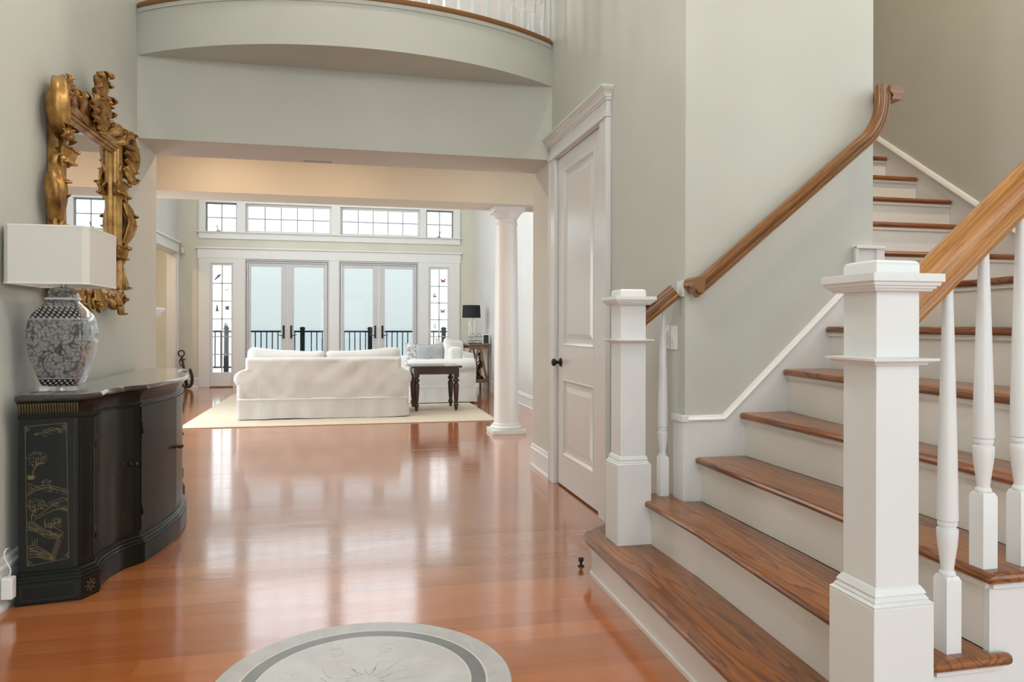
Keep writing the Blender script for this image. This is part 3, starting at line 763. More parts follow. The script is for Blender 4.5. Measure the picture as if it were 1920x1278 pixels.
# switches on the closet side wall
def switch(y, z, lab, g=None):
    e = empty('light_switch', (XR, y, z)); tag(e, lab, 'light switch', g)
    MB().box(-.007, 0, -.036, .036, -.057, .057).build('cover_plate', M['plastic'], e, bevel=.003)
    m = MB(); m.prism([(-.0065, -.033), (-.010, -.033), (-.0135, .0), (-.0105, .033), (-.0065, .033)], -.0165, .0165, 'y'); m.build('rocker', M['plastic'], e, bevel=.001)
    m = MB(); 
    for q in (-.048, .048): m.lathe([(.001, -.0072), (.003, -.0072), (.003, -.0079), (.001, -.0079)], (0, 0, q), 8, 'x')
    m.build('cover_screws', M['steel'], e)
switch(3.260, 1.117, 'white rocker light switch on the wall beside the stair corner')
switch(3.340, 1.117, 'white rocker light switch partly hidden behind the short baluster')
o = MB().box(XR-.008, XR, 3.345, 3.400, .54, .742).build('wall_plate', M['plastic'], bevel=.003)
tag(o, 'tall narrow white wall plate low behind the short baluster', 'wall plate')
# ================================================================ CONSOLE CABINET
def lacquer(name, c1, c2, rough=.28, cw=.05):
    t = NT(name); v = t.coord(scale=(30, 30, 1.2)); n = t.noise(v, 2, 4, .6); c = t.ramp(n, [(.35, c1), (.7, c2)]); t.l(c[0], c[1], t.b, 'Base Color')
    t.set(Roughness=rough, Specular_IOR_Level=.2, Coat_Weight=cw, Coat_Roughness=.12); return t.m
M['lac'] = lacquer('black_lacquer', (.004, .006, .0045), (.008, .010, .007), .3)
M['lac_door'] = lacquer('aged_lacquer', (.008, .009, .006), (.016, .015, .009), .30)
M['goldpaint'] = plain('gold_paint', (.165, .130, .060), .5, Metallic=.1)
M['goldfaint'] = plain('faded_gold_paint', (.085, .062, .028), .5, Metallic=.2)
M['lac_top'] = lacquer('lacquer_top', (.020, .020, .018), (.032, .030, .026), .2, 1.0)
YC = 4.42
half = [(-1.336, 3.420), (-1.100, 3.455), (-1.055, 3.550)]
half += [(p.x, p.y) for p in smooth_path([(-1.058, 3.570, 0), (-1.070, 3.66, 0), (-1.062, 3.75, 0), (-1.036, 3.84, 0), (-.998, 3.904, 0)], 4)]
iD1 = len(half)-1
half += [(-.968, 3.940)]
iD2 = len(half)-1
half += [(p.x, p.y) for p in smooth_path([(-.966, 3.955, 0), (-.938, 4.08, 0), (-.916, 4.23, 0), (-.902, 4.42, 0)], 4)]
full = half+[(x, 2*YC-y) for x, y in half[-2::-1]]
NF = len(full)
def offp(d):
    out = []
    for i, (x, y) in enumerate(full):
        if i == 0: a = b = Vector((full[1][0]-x, full[1][1]-y)).normalized()
        elif i == NF-1: a = b = Vector((x-full[i-1][0], y-full[i-1][1])).normalized()
        else: a = Vector((x-full[i-1][0], y-full[i-1][1])).normalized(); b = Vector((full[i+1][0]-x, full[i+1][1]-y)).normalized()
        n = Vector((a.y+b.y, -a.x-b.x)).normalized(); k = 1/max(.6, n.dot(Vector((a.y, -a.x))))
        q = Vector((x, y))+n*d*k
        out.append((max(q.x, -1.336) if i not in (0, NF-1) else -1.336, q.y))
    return out
con = empty('console_cabinet', (-1.2, YC, 0)); CL = Vector(con.location)
tag(con, 'black lacquered serpentine console cabinet with gold chinoiserie against the left wall', 'cabinet')
def PC(mb, n, mat, par=con, **k): mb.xform(Matrix.Translation(-CL)); return mb.build(n, mat, par, **k)
def layers(ls):
    m = MB(); m.loft([[(x, y, z) for x, y in offp(d)] for d, z in ls]); return m
PC(layers([(-.004, 0), (-.004, .006), (0, .010), (0, .095)]), 'plinth', M['lac'], auto=25)
PC(layers([(-.002, .094), (0, .098), (-.004, .106), (-.008, .107), (-.008, .112), (-.013, .120), (-.018, .122), (-.018, .127), (-.026, .134), (-.03, .135)]), 'base_moulding', M['lac'], auto=25)
PC(layers([(-.030, .13), (-.030, .782)]), 'carcass', M['lac'], auto=25)
PC(layers([(-.028, .776), (-.020, .778), (-.017, .783), (-.020, .788), (-.028, .789), (-.030, .794), (-.028, .808), (-.022, .826), (-.012, .842), (-.002, .850), (-.002, .853)]), 'cornice', M['lac_door'], auto=25)
PC(layers([(.002, .852), (.008, .855), (.010, .862), (.006, .871), (.0, .8765)]), 'top', M['lac_top'], auto=25)
body = offp(-.030)
def strip_c(i0, i1, z0, z1, d0, d1, t0=0., t1=0.):
    """shell following the front between outline indices"""
    A = offp(d0)[i0:i1+1]; B = offp(d1)[i0:i1+1]
    if t0: A[0] = tuple(lerp(a, b, t0) for a, b in zip(A[0], A[1])); B[0] = tuple(lerp(a, b, t0) for a, b in zip(B[0], B[1]))
    m = MB(); m.loft([[(*a, z0), (*b, z0), (*b, z1), (*a, z1)] for a, b in zip(A, B)]); return m
iC = 3; iM = len(half)-1
secs = [(iC, iD1-0), (iD2+1, iM), (iM, NF-1-(iD2+1)), (NF-1-iD1, NF-1-iC)]
knob_at = [(1, -.9), (1, -.97), (0, .03), (0, .1)]
for si, (a, b) in enumerate(secs):
    d = PC(strip_c(a, b, .152, .768, -.031, -.024), 'door', M['lac_door'], auto=25)
    # faint painted branches on the door
    P = offp(-.0232)[a:b+1]; m = MB(); rnd = random.Random(si+3)
    def on(u):
        f = u*(len(P)-1); i = min(int(f), len(P)-2); t = f-i; return lerp(P[i][0], P[i+1][0], t), lerp(P[i][1], P[i+1][1], t)
    for q in range(34):
        u, z = rnd.uniform(.25, .9), rnd.uniform(.2, .5)
        for w in range(2):
            du, dz = rnd.uniform(-.05, .05), rnd.uniform(.01, .035); x0, y0 = on(u); x1, y1 = on(min(.97, max(.03, u+du)))
            m.add([(x0, y0, z), (x0, y0, z+.003), (x1, y1, z+dz+.002), (x1, y1, z+dz)], [(0, 1, 2, 3)])
    PC(m, 'gold_painting', M['goldfaint'], d)
    end = 1 if si in (0, 1) else 0
    kx, ky = on(.955 if end else .045)
    if si in (0, 3): kx, ky = on(.93 if si == 0 else .07)
    m = MB(); m.lathe([(.001, 0), (.010, 0), (.010, .003), (.004, .005), (.0035, .016), (.008, .020), (.010, .027), (.007, .033), (.001, .035)], (kx, ky, .492), 14, 'x')
    PC(m, 'door_knob', M['bronze'], d, smooth=True)
    hx, hy = on(.02 if end else .98)
    for z in (.26, .66):
        m = MB(); m.lathe([(.001, -.028), (.0045, -.028), (.0045, .028), (.001, .028)], (hx+.002, hy, z), 8); PC(m, 'hinge', M['bronze'], d, smooth=True)
# painted side panel, cartouches
Aq, Bq = Vector(body[0]), Vector(body[1])
def ribbon(m, pts, w, F):
    pts = [Vector(p) for p in pts]
    for i in range(len(pts)-1):
        d = (pts[i+1]-pts[i]); 
        if d.length < 1e-6: continue
        n = Vector((-d.y, d.x)).normalized()*w/2
        m.add([F(pts[i]-n), F(pts[i]+n), F(pts[i+1]+n), F(pts[i+1]-n)], [(0, 1, 2, 3)])
def plane_map(A, B, lift):
    t = (B-A).normalized(); n = Vector((t.y, -t.x)); L = (B-A).length
    return (lambda p: (A.x+t.x*p[0]+n.x*lift, A.y+t.y*p[0]+n.y*lift, p[1])), L
F, L = plane_map(Aq, Bq, .0010)
def cp(cx, cy): return ((cx-25)/(398-25)*L, .785-(cy-203)/(1085-203)*.65)
m = MB()
fr = [(65, 258), (322, 245), (340, 1028), (80, 1052), (65, 258)]
ribbon(m, [cp(*p) for p in fr], .0016, F)
for (x, y, sx, sy) in ((65, 258, 1, 1), (322, 245, -1, 1), (340, 1028, -1, -1), (80, 1052, 1, -1)):
    ribbon(m, [cp(x+sx*4, y+sy*34), cp(x+sx*34, y+sy*4)], .0014, F); ribbon(m, [cp(x+sx*2, y+sy*2), cp(x+sx*26, y+sy*24)], .0016, F); ribbon(m, [cp(x+sx*2, y+sy*2), cp(x+sx*10, y+sy*28)], .0014, F)
def hill(pts, w=.0022, n=5): ribbon(m, [cp(p.x, p.y) for p in smooth_path([(a, b, 0) for a, b in pts], n)], w, F)
hill([(120, 303), (190, 296), (240, 284), (300, 280), (322, 275)], .0020); hill([(180, 285), (230, 272), (270, 280)], .0016)
for dy in (0, 14):
    hill([(80, 640+dy), (130, 610+dy), (190, 598+dy), (260, 612+dy), (330, 640+dy)], .0022)
hill([(80, 590), (95, 582), (112, 592)], .002); hill([(165, 580), (195, 568), (228, 580), (165, 581)], .002); hill([(175, 585), (178, 606)], .0018); hill([(215, 584), (217, 604)], .0018)
hill([(125, 780), (190, 745), (255, 705), (330, 692)], .0020); hill([(120, 795), (200, 760), (270, 740), (328, 745)], .0018); hill([(265, 690), (300, 676), (330, 690)], .002)
for dy in (0, 12, 26, 40): hill([(80, 806+dy), (110, 800+dy), (150, 828+dy), (200, 858+dy), (280, 896+dy*.4)], .0024 if dy < 20 else .0018)
hill([(190, 838), (240, 842), (275, 858), (308, 884)], .0022)
for dy in (0, 14, 32, 50, 66): hill([(82, 940+dy), (120, 936+dy), (170, 960+dy*.8), (215, 990+dy*.5), (238, 1015)], .0022)
def tree(x, y, h, sp, n, seed):
    r = random.Random(seed)
    hill([(x, y), (x+6, y-h*.3), (x+22, y-h*.5), (x+20, y-h*.8)], .0026); hill([(x+18, y-h*.5), (x+48, y-h*.62), (x+70, y-h*.6)], .0018); hill([(x+10, y-h*.4), (x-8, y-h*.62)], .0016)
    for i in range(n):
        a = r.uniform(0, 2*PI); q = math.sqrt(r.random()); px, py = x+25+sp*q*math.cos(a), y-h*.85+sp*.62*q*math.sin(a)
        ribbon(m, [cp(px, py), cp(px+r.uniform(-4, 4), py+r.uniform(-4, 4))], .0022, F)
tree(112, 545, 120, 68, 150, 1); tree(105, 790, 100, 60, 130, 2); tree(225, 850, 50, 26, 24, 3)
r_ = random.Random(5)
for i in range(13):
    y = 1015-i*8; x = 238+i*3.2
    for s in (-1, 1): ribbon(m, [cp(x, y), cp(x+s*18, y+6-i*.3)], .0018, F)
for i in range(16): ribbon(m, [cp(85+i*2.2, 560), cp(80+i*3.2, 545-r_.random()*12)], .0014, F)
for k in range(3): ribbon(m, [cp(115+k*12, 935), cp(108+k*18, 905-k*4)], .0018, F)
rr_ = random.Random(9)
for (x0, y0, x1, y1, n_) in ((82, 600, 320, 640, 40), (90, 760, 250, 690, 26), (82, 830, 290, 905, 60), (82, 955, 235, 1030, 60), (100, 300, 310, 285, 18), (170, 700, 325, 740, 30)):
    for k in range(n_):
        t_ = rr_.random(); x = lerp(x0, x1, t_)+rr_.uniform(-14, 14); y = lerp(y0, y1, t_)+rr_.uniform(-16, 16); x = min(315, max(84, x)); ln = rr_.uniform(8, 30)
        ribbon(m, [cp(x, y), cp(x+ln*.55, y+ln*.10), cp(x+ln, y+ln*.32)], rr_.uniform(.0007, .0016), F)
for k in range(60):
    x, y = rr_.uniform(180, 290), rr_.uniform(800, 850); ribbon(m, [cp(x, y), cp(x+rr_.uniform(-6, 6), y-rr_.uniform(6, 20))], .0010, F)
PC(m, 'gold_landscape', M['goldpaint'])
m = MB()
F2, L2 = plane_map(Aq, Bq, .0008); ribbon(m, [(L2-.013, .14), (L2-.013, .775)], .0012, F2)
F3, L3 = plane_map(Vector(body[1]), Vector(body[2]), .0008)
ribbon(m, [(.012, .165), (.012, .765), (L3-.012, .765), (L3-.012, .165), (.012, .165)], .001, F3)
o0 = offp(0); F4, L4 = plane_map(Vector(o0[0]), Vector(o0[1]), .0008)
ribbon(m, [(.03, .022), (.02, .032), (.02, .072), (.03, .082), (L4-.03, .082), (L4-.02, .072), (L4-.02, .032), (L4-.03, .022), (.03, .022)], .0011, F4)
F5, L5 = plane_map(Vector(o0[1]), Vector(o0[2]), .0008)
ribbon(m, [(.010, .014), (.010, .086), (L5-.010, .086), (L5-.010, .014), (.010, .014)], .0011, F5)
PC(m, 'gold_lines', M['goldfaint'])
m = MB()
for k in range(8):
    a = 2*PI*k/8; ribbon(m, [(L5/2+.008*math.cos(a), .05+.008*math.sin(a)), (L5/2+.018*math.cos(a), .05+.018*math.sin(a)), (L5/2+.030*math.cos(a), .05+.028*math.sin(a))], .0042, F5)
PC(m, 'star_rosette', plain('coral_inlay', (.16, .10, .07), .5))
# fluted band on the side cornice
Cq0, Cq1 = Vector(offp(-.028)[0]), Vector(offp(-.028)[1]); t = (Cq1-Cq0).normalized(); nn = Vector((t.y, -t.x)); Lf = (Cq1-Cq0).length
m = MB()
for k in range(22):
    u = Lf*(k+.6)/22; p = Cq0+t*u
    prof = [(.000, .797), (.0015, .808), (.007, .826), (.016, .842)]
    m.tube([(p.x+nn.x*(a+.001), p.y+nn.y*(a+.001), z) for a, z in prof], [.0036, .0042, .0045, .0040], 6)
PC(m, 'fluted_frieze', plain('worn_gilt_flutes', (.10, .075, .035), .4, Metallic=.2), smooth=True)

# ================================================================ TABLE LAMP
def vase_mat():
    t = NT('blue_black_porcelain')
    c = t.n('ShaderNodeTexCoord'); s = t.n('ShaderNodeSeparateXYZ'); t.l(c, 3, s, 0)
    h = t.math('ADD', (s, 0), t.math('MULTIPLY', (s, 1), .97))
    cb = t.n('ShaderNodeCombineXYZ'); t.l(h[0], h[1], cb, 0); t.l(s, 2, cb, 1)
    vo = t.n('ShaderNodeTexVoronoi', voronoi_dimensions='2D'); vo.inputs['Scale'].default_value = 66; vo.inputs['Randomness'].default_value = .85; t.l(cb, 0, vo, 'Vector')
    dots = t.ramp((vo, 0), [(0, (0, 0, 0)), (.14, (0, 0, 0)), (.17, (.62,)*3), (.30, (.62,)*3), (.33, (.03,)*3), (.42, (.03,)*3), (.46, (.42,)*3), (.52, (.42,)*3), (.55, (.05,)*3), (1, (.12,)*3)])
    nz = t.noise((cb, 0), 45, 5, .65, 1.5); nzr = t.ramp(nz, [(.40, (0, 0, 0)), (.50, (1, 1, 1)), (.56, (.2,)*3)])
    br = t.noise((cb, 0), 7, 2, .5, 1.2); brr = t.ramp(br, [(.485, (0, 0, 0)), (.495, (1, 1, 1)), (.51, (1, 1, 1)), (.52, (0, 0, 0))])
    p = t.mix(.22, dots, nzr); p = t.mix(t.math('MULTIPLY', brr, .85), p, (.01, .012, .013))
    # lattice bands
    def tri(sgn):
        a = t.math('ADD' if sgn > 0 else 'SUBTRACT', h, (s, 2)); f = t.math('FRACT', t.math('MULTIPLY', a, 46)); return t.math('GREATER_THAN', f, .38)
    lat = t.math('MULTIPLY', tri(1), tri(-1))
    latc = t.mix(lat, (.008, .008, .009), (.62, .63, .62))
    zz = (s, 2)
    def band(a, b): return t.math('MULTIPLY', t.math('GREATER_THAN', zz, a), t.math('LESS_THAN', zz, b))
    bands = t.math('MAXIMUM', band(.015, .062), band(.322, .374))
    c1 = t.mix(bands, p, latc)
    lines = t.math('MAXIMUM', t.math('MAXIMUM', band(.062, .066), band(.318, .322)), t.math('MAXIMUM', band(.374, .376), band(-.01, .013)))
    c2 = t.mix(lines, c1, (.66, .67, .66))
    c3 = t.mix(.45, c2, (.012, .014, .015))
    t.l(c3[0], c3[1], t.b, 'Base Color'); t.set(Roughness=.08, Coat_Weight=.8, Coat_Roughness=.03); return t.m
M['vase'] = vase_mat(); M['porc'] = plain('white_porcelain', (.72, .73, .72), .1, Coat_Weight=.6)
acr = NT('clear_acrylic'); acr.set(Base_Color=(.97, .98, .98, 1), Roughness=.02, Transmission_Weight=.82, IOR=1.35); M['acrylic'] = acr.m
M['shade'] = plain('linen_shade', (.66, .655, .62), .9, Transmission_Weight=0.0); M['shade_trim'] = plain('shade_piping', (.75, .74, .70), .8)
lp = empty('table_lamp', (-1.215, 3.590, .8765)); tag(lp, 'black and white porcelain jar lamp with a white rectangular shade on the console', 'lamp')
m = MB(); m.box(-.078, .078, -.078, .078, .0, .010); m.box(-.070, .070, -.070, .070, .0105, .030); m.build('acrylic_base', M['acrylic'], lp, bevel=.001)
m = MB(); m.lathe([(.001, .0102), (.024, .0102), (.024, .020), (.014, .022), (.014, .0315), (.001, .0315)], (0, 0, 0), 20); m.build('base_puck', M['steel'], lp, smooth=False, auto=30)
def rsq(h, z, k=.11, n=4):
    r = h*k; P = []
    for qx, qy, a in ((1, 1, 0), (-1, 1, PI/2), (-1, -1, PI), (1, -1, 3*PI/2)):
        for i in range(n+1): b = a+PI/2*i/n; P.append((qx*(h-r)+r*math.cos(b), qy*(h-r)+r*math.sin(b), z))
    return P
z0 = .031
pf = [(.050, 0), (.064, .002), (.068, .010), (.077, .035), (.088, .075), (.098, .115), (.106, .160), (.1105, .205), (.1105, .240), (.106, .275), (.096, .305), (.080, .330), (.062, .352), (.052, .364), (.050, .372)]
m = MB(); m.loft([rsq(h, z0+z) for h, z in pf]); o = m.build('jar', M['vase'], lp, auto=50)
m = MB(); m.loft([rsq(h, z0+z, .3) for h, z in ((.050, .371), (.060, .374), (.061, .379), (.055, .382), (.050, .384))]); m.build('jar_rim', M['porc'], lp, auto=40)
m = MB(); m.loft([rsq(h, z0+z, .3) for h, z in ((.052, .383), (.052, .392), (.048, .408), (.040, .420), (.028, .428), (.012, .431))]); m.build('jar_lid', M['vase'], lp, auto=50)
m = MB(); m.lathe([(.001, .455), (.013, .458), (.013, .540), (.006, .542), (.006, .69), (.001, .69)], (0, 0, 0), 16); m.build('lamp_stem', M['steel'], lp, auto=30)
def csq(hx, hy, c, z): return [(hx-c, -hy, z), (hx, -hy+c, z), (hx, hy-c, z), (hx-c, hy, z), (-hx+c, hy, z), (-hx, hy-c, z), (-hx, -hy+c, z), (-hx+c, -hy, z)]
hx, hy, cc = .160, .205, .022; zb, zt_ = .465, .708
m = MB(); m.loft([csq(hx, hy, cc, zb), csq(hx, hy, cc, zt_), csq(hx-.003, hy-.003, cc, zt_), csq(hx-.003, hy-.003, cc, zb), csq(hx, hy, cc, zb)], cap=False)
m.build('lamp_shade', M['shade'], lp)
for z in (zb-.001, zt_-.007):
    m = MB(); m.loft([csq(hx+.001, hy+.001, cc, z), csq(hx+.001, hy+.001, cc, z+.008), csq(hx-.004, hy-.004, cc, z+.008), csq(hx-.004, hy-.004, cc, z), csq(hx+.001, hy+.001, cc, z)], cap=False); m.build('shade_piping', M['shade_trim'], lp)
m = MB(); m.tube([(-hx+.003, 0, .665), (hx-.003, 0, .665)], .0025, 6); m.tube([(0, -hy+.003, .665), (0, hy-.003, .665)], .0025, 6); m.lathe([(.001, .66), (.012, .66), (.012, .70), (.004, .722), (.001, .726)], (0, 0, 0), 12)
m.build('shade_spider', M['steel'], lp, smooth=True)
m = MB(); m.tube(smooth_path([(-.075, .02, .003), (-.105, -.06, .003), (-.115, -.13, .003), (-.06, -.135, .003), (-.02, -.105, .003), (-.01, -.08, .006)], 5), .0022, 6); m.build('power_cord', plain('clear_cord', (.25, .25, .24), .3), lp, smooth=True)

# outlet + plug on left wall behind the console
e = empty('wall_outlet', (XL+.0165, 3.350, .088)); tag(e, 'white wall outlet in the baseboard behind the black console', 'outlet')
MB().box(0, .005, -.055, .0, -.038, .038).build('cover_plate', M['plastic'], e, bevel=.002)
o = pa = MB().box(XL+.0175, XL+.062, 3.375, 3.415, .048, .138).build('power_adapter', M['plastic'], bevel=.006); tag(o, 'white plug-in power adapter low on the wall behind the console', 'power adapter')
m = MB(); m.tube(smooth_path([(XL+.04, 3.400, .137), (XL+.045, 3.400, .165), (XL+.032, 3.395, .20), (XL+.026, 3.388, .225), (XL+.03, 3.395, .25), (XL+.028, 3.425, .245)], 6), .003, 6)
m.build('power_cord', M['plastic'], pa, smooth=True)

# ================================================================ GILDED MIRROR
def gold():
    t = NT('gilded_carving'); v = t.coord(); n = t.noise(v, 9, 4, .6); c = t.ramp(n, [(.3, (.13, .055, .012)), (.48, (.32, .165, .040)), (.72, (.58, .36, .12))])
    t.l(c[0], c[1], t.b, 'Base Color'); t.set(Metallic=.55, Roughness=.36); t.bump(t.noise(v, 60, 3), .15, .004); return t.m
M['gold'] = gold(); M['mirror'] = plain('mirror_glass', (.88, .89, .88), .01, Metallic=1.0)
MY = 4.377
mr = empty('wall_mirror', (XL, MY, 1.24)); tag(mr, 'ornate carved gilt mirror hanging on the left wall above the console', 'mirror')
# (u, v, w): u along the wall, v height (absolute), w out from the wall -> local
def G(u, v, w): return (w, u, v-1.24)
class GM(MB):
    def put(s, pts3, fs): return s.add([G(*p) for p in pts3], fs)
MB().box(.020, .024, -.40, .40, 1.40-1.24, 2.20-1.24).build('mirror_pane', M['mirror'], mr)
MB().box(.004, .020, -.47, .47, 1.34-1.24, 2.27-1.24).build('backing_board', M['darkwood'], mr)
def rail(u0, v0, u1, v1, side, prof):
    m = GM(); d = Vector((u1-u0, v1-v0)).normalized(); n = Vector(side)
    rings = []
    for k, (u, v) in ((-1, (u0, v0)), (1, (u1, v1))):
        rings.append([G(u+n.x*a+d.x*k*a, v+n.y*a+d.y*k*a, w) for a, w in prof])
    m.loft(rings); return m.build('frame_rail', M['gold'], mr, auto=30)
pf = [(0, .018), (0, .034), (.010, .040), (.014, .052), (.022, .056), (.030, .052), (.034, .060), (.060, .072), (.085, .066), (.092, .056), (.100, .050), (.104, .030), (.104, .004)]
u0, v0, v1 = .39, 1.41, 2.19
rail(-u0, v0, -u0, v1, (-1, 0), pf); rail(u0, v0, u0, v1, (1, 0), pf); rail(-u0, v1, u0, v1, (0, 1), pf); rail(-u0, v0, u0, v0, (0, -1), pf)
def scroll(u, v, r, turns, a0, sgn, w, tail=None, th=1.0):
    """spiral volute with thick outer lip; tail = list of extra (u,v,w,rad) before it"""
    n = int(26*turns); pts = []; rad = []
    if tail:
        for a, b, c, d in tail: pts.append(Vector(G(a, b, c))); rad.append(d)
    for i in range(n+1):
        t = i/n; a = a0+sgn*2*PI*turns*t; rr = r*(1-.80*t)
        pts.append(Vector(G(u+rr*math.cos(a), v+rr*math.sin(a), w+.030*t))); rad.append(r*.27*(1-.55*t)*th)
    m = GM(); m.tube(pts, rad, 16, ridge=(3, .16, 0)); m.lathe([(.001, -.01), (r*.22, -.005), (r*.2, .012), (.001, .02)], G(u, v, w+.034), 10, 'x'); return m
def leaf(m, u, v, ang, L, W, w0, h, bend=0., curl=.5, lobes=4):
    """acanthus leaf: fluted blade with lobed edge whose tip rolls forward"""
    n = 26; a = ang; x, y = u, v; rows = []; rt = W*.42; tcut = .74
    for i in range(n+1):
        t = i/n
        wd = W*(.30+.70*math.sin(PI*min(1, .08+t*.80))**.7)*(.89+.11*abs(math.sin(lobes*PI*t)))*(1-.45*max(0, t-tcut)/(1-tcut))
        if t <= tcut: ww = w0+h*math.sin(PI*.5*t/tcut); step = L*.86/(n*tcut); back = 0
        else:
            ph = (t-tcut)/(1-tcut)*math.radians(215)*min(1, .6+.4*curl); ww = w0+h+rt*(1-math.cos(ph)); step = 0; back = rt*math.sin(ph)
        nx, ny = -math.sin(a), math.cos(a); row = []
        for j in range(-6, 7):
            q = j/6; ridge = .16*W*(1-q*q)+.13*W*abs(math.cos(2.5*PI*q))
            if t > tcut: ridge *= .5
            row.append(G(x+math.cos(a)*back+nx*wd*q, y+math.sin(a)*back+ny*wd*q, ww+ridge-.012*q*q))
        rows.append(row)
        x += math.cos(a)*step; y += math.sin(a)*step; a += bend/n
    base = len(m.v); k = 13
    for r in rows: m.v += r
    for r in rows: m.v += [(max(.004, p[0]-.010), p[1], p[2]) for p in r]
    N = len(rows)*k
    for i in range(n):
        for j in range(k-1):
            p = base+i*k+j; m.f.append((p, p+1, p+k+1, p+k)); m.f.append((p+N, p+k+N, p+k+1+N, p+1+N))
        for j in (0, k-1):
            p = base+i*k+j; m.f.append((p, p+k, p+k+N, p+N))
    for i in (0, n):
        for j in range(k-1): p = base+i*k+j; m.f.append((p, p+1, p+1+N, p+N))
    return m
def carve(name, m): return m.build(name, M['gold'], mr, smooth=True)
# crest: plume of acanthus leaves over paired scrolls
m = GM()
for i, (ang, L, W, b, h) in enumerate(((90, .255, .046, 0, .060), (104, .25, .034, .5, .045), (76, .25, .034, -.5, .045), (120, .22, .034, .8, .050), (60, .22, .034, -.8, .050), (137, .20, .030, 1.0, .045), (43, .20, .030, -1.0, .045), (156, .17, .028, 1.1, .04), (24, .17, .028, -1.1, .04), (178, .14, .026, .8, .035), (2, .14, .026, -.8, .035))):
    leaf(m, .0, 2.29, math.radians(ang), L, W, .052+.010*(i % 2), h, b, 1.0, 5)
for i, ang in enumerate((96, 84, 70, 110, 55, 125)): leaf(m, 0, 2.26, math.radians(ang), .15, .022, .085, .030, 0, .8, 3)
for i in range(5): leaf(m, 0, 2.31, math.radians(-90+(i-2)*24), .11, .020, .075, .025, 0, .6, 3)
m.lathe([(.001, -.03), (.034, -.02), (.038, .0), (.028, .030), (.001, .042)], G(0, 2.30, .075), 16, 'x')
carve('crest_plume', m)
for s in (-1, 1):
    A = 0 if s > 0 else PI
    m = scroll(s*.115, 2.325, .062, 1.6, PI if s > 0 else 0, -s, .05, tail=[(s*.0, 2.225, .05, .014), (s*.03, 2.24, .055, .018), (s*.045, 2.28, .055, .018)]); carve('crest_scroll', m)
    m = scroll(s*.27, 2.30, .055, 1.5, -PI/2, s, .055, tail=[(s*.10, 2.225, .05, .012), (s*.16, 2.232, .055, .015), (s*.22, 2.24, .055, .016)]); leaf(m, s*.20, 2.255, math.radians(90-s*50), .17, .036, .06, .045, -s*.9)
    leaf(m, s*.33, 2.24, math.radians(90-s*60), .16, .035, .055, .05, -s*.6); leaf(m, s*.30, 2.34, math.radians(90-s*100), .14, .030, .06, .04, -s*.8); carve('crest_scroll', m)
    # big C-scroll ear
    m = GM(); n = 22; pts = []; rad = []
    for i in range(n+1):
        t = i/n; a = lerp(100, -95, t) if s > 0 else lerp(80, 275, t); a = math.radians(a)
        pts.append(G(s*.475+.115*math.cos(a), 2.205+.120*math.sin(a), .055+.03*math.sin(PI*t))); rad.append(lerp(.024, .046, math.sin(PI*t)))
    m.tube(pts, rad, 24, ridge=(5, .17, .10)); m2 = scroll(s*.455, 2.325, .036, 1.3, PI/2, s, .06); m.v, m.f = m.v+m2.v, m.f+[tuple(i+len(m.v) for i in f) for f in m2.f]
    m3 = scroll(s*.455, 2.105, .032, 1.3, -PI/2, -s, .06); nb = len(m.v); m.v += m3.v; m.f += [tuple(i+nb for i in f) for f in m3.f]
    for k in range(5): leaf(m, s*(.445+.014*k), 2.300-.040*k, math.radians(90-s*(62+20*k)), .115, .026, .088, .028, -s*.5)
    for k in range(3): leaf(m, s*(.46+.02*k), 2.12-.02*k, math.radians(-90+s*(20+25*k)), .10, .024, .085, .03, s*.5)
    carve('ear_scroll', m)
    # bound acanthus collars on the side rails
    for vc in (1.985, 1.60):
        m = GM()
        for k in range(5): leaf(m, s*(.395+.024*k), vc-.045, math.radians(90+s*(14-7*k)), .085, .021, .062, .028, 0, 1.3, 2); leaf(m, s*(.395+.024*k), vc+.028, math.radians(-90-s*(10-5*k)), .065, .018, .060, .024, 0, 1.2, 2)
        carve('rail_collar', m)
    # middle S-scroll
    m = GM(); n = 20
    pts = [G(s*(.53+.060*math.sin(PI*i/n)+.0*i), lerp(1.93, 1.66, i/n), .045+.028*math.sin(PI*i/n)) for i in range(n+1)]; m.tube(pts, [lerp(.020, .040, math.sin(PI*i/n)) for i in range(n+1)], 24, ridge=(5, .18, .12))
    for (vc, sg) in ((1.945, 1), (1.640, -1)):
        q = scroll(s*.525, vc, .042, 1.4, -sg*PI/2, s*sg, .055); nb = len(m.v); m.v += q.v; m.f += [tuple(i+nb for i in f) for f in q.f]
    leaf(m, s*.52, 1.66, math.radians(90-s*8), .20, .034, .070, .035, -s*.35); leaf(m, s*.52, 1.92, math.radians(-90+s*10), .16, .030, .072, .03, s*.3); carve('side_scroll', m)
    m = GM(); leaf(m, s*.50, 1.50, math.radians(90-s*6), .15, .030, .045, .035, -s*.3); leaf(m, s*.49, 1.52, math.radians(-90+s*8), .14, .028, .045, .04, s*.3); m.tube([G(s*.50, 1.52, .05), G(s*.505, 1.44, .055), G(s*.495, 1.37, .05)], [.022, .026, .020], 8); carve('side_drop', m)
    # lower corner and bottom scrolls
    m = scroll(s*.475, 1.325, .056, 1.7, PI/2, -s, .055, tail=[(s*.40, 1.40, .05, .015), (s*.44, 1.392, .055, .016)]); leaf(m, s*.44, 1.36, math.radians(-90-s*35), .14, .032, .05, .04, s*.8); leaf(m, s*.40, 1.37, math.radians(-90-s*60), .13, .03, .05, .035, s*.6); carve('corner_scroll', m)
    m = scroll(s*.062, 1.285, .050, 1.8, PI/2, -s, .055, tail=[(s*.02, 1.40, .05, .014), (s*.035, 1.37, .055, .016), (s*.05, 1.345, .055, .016)]); carve('base_scroll', m)
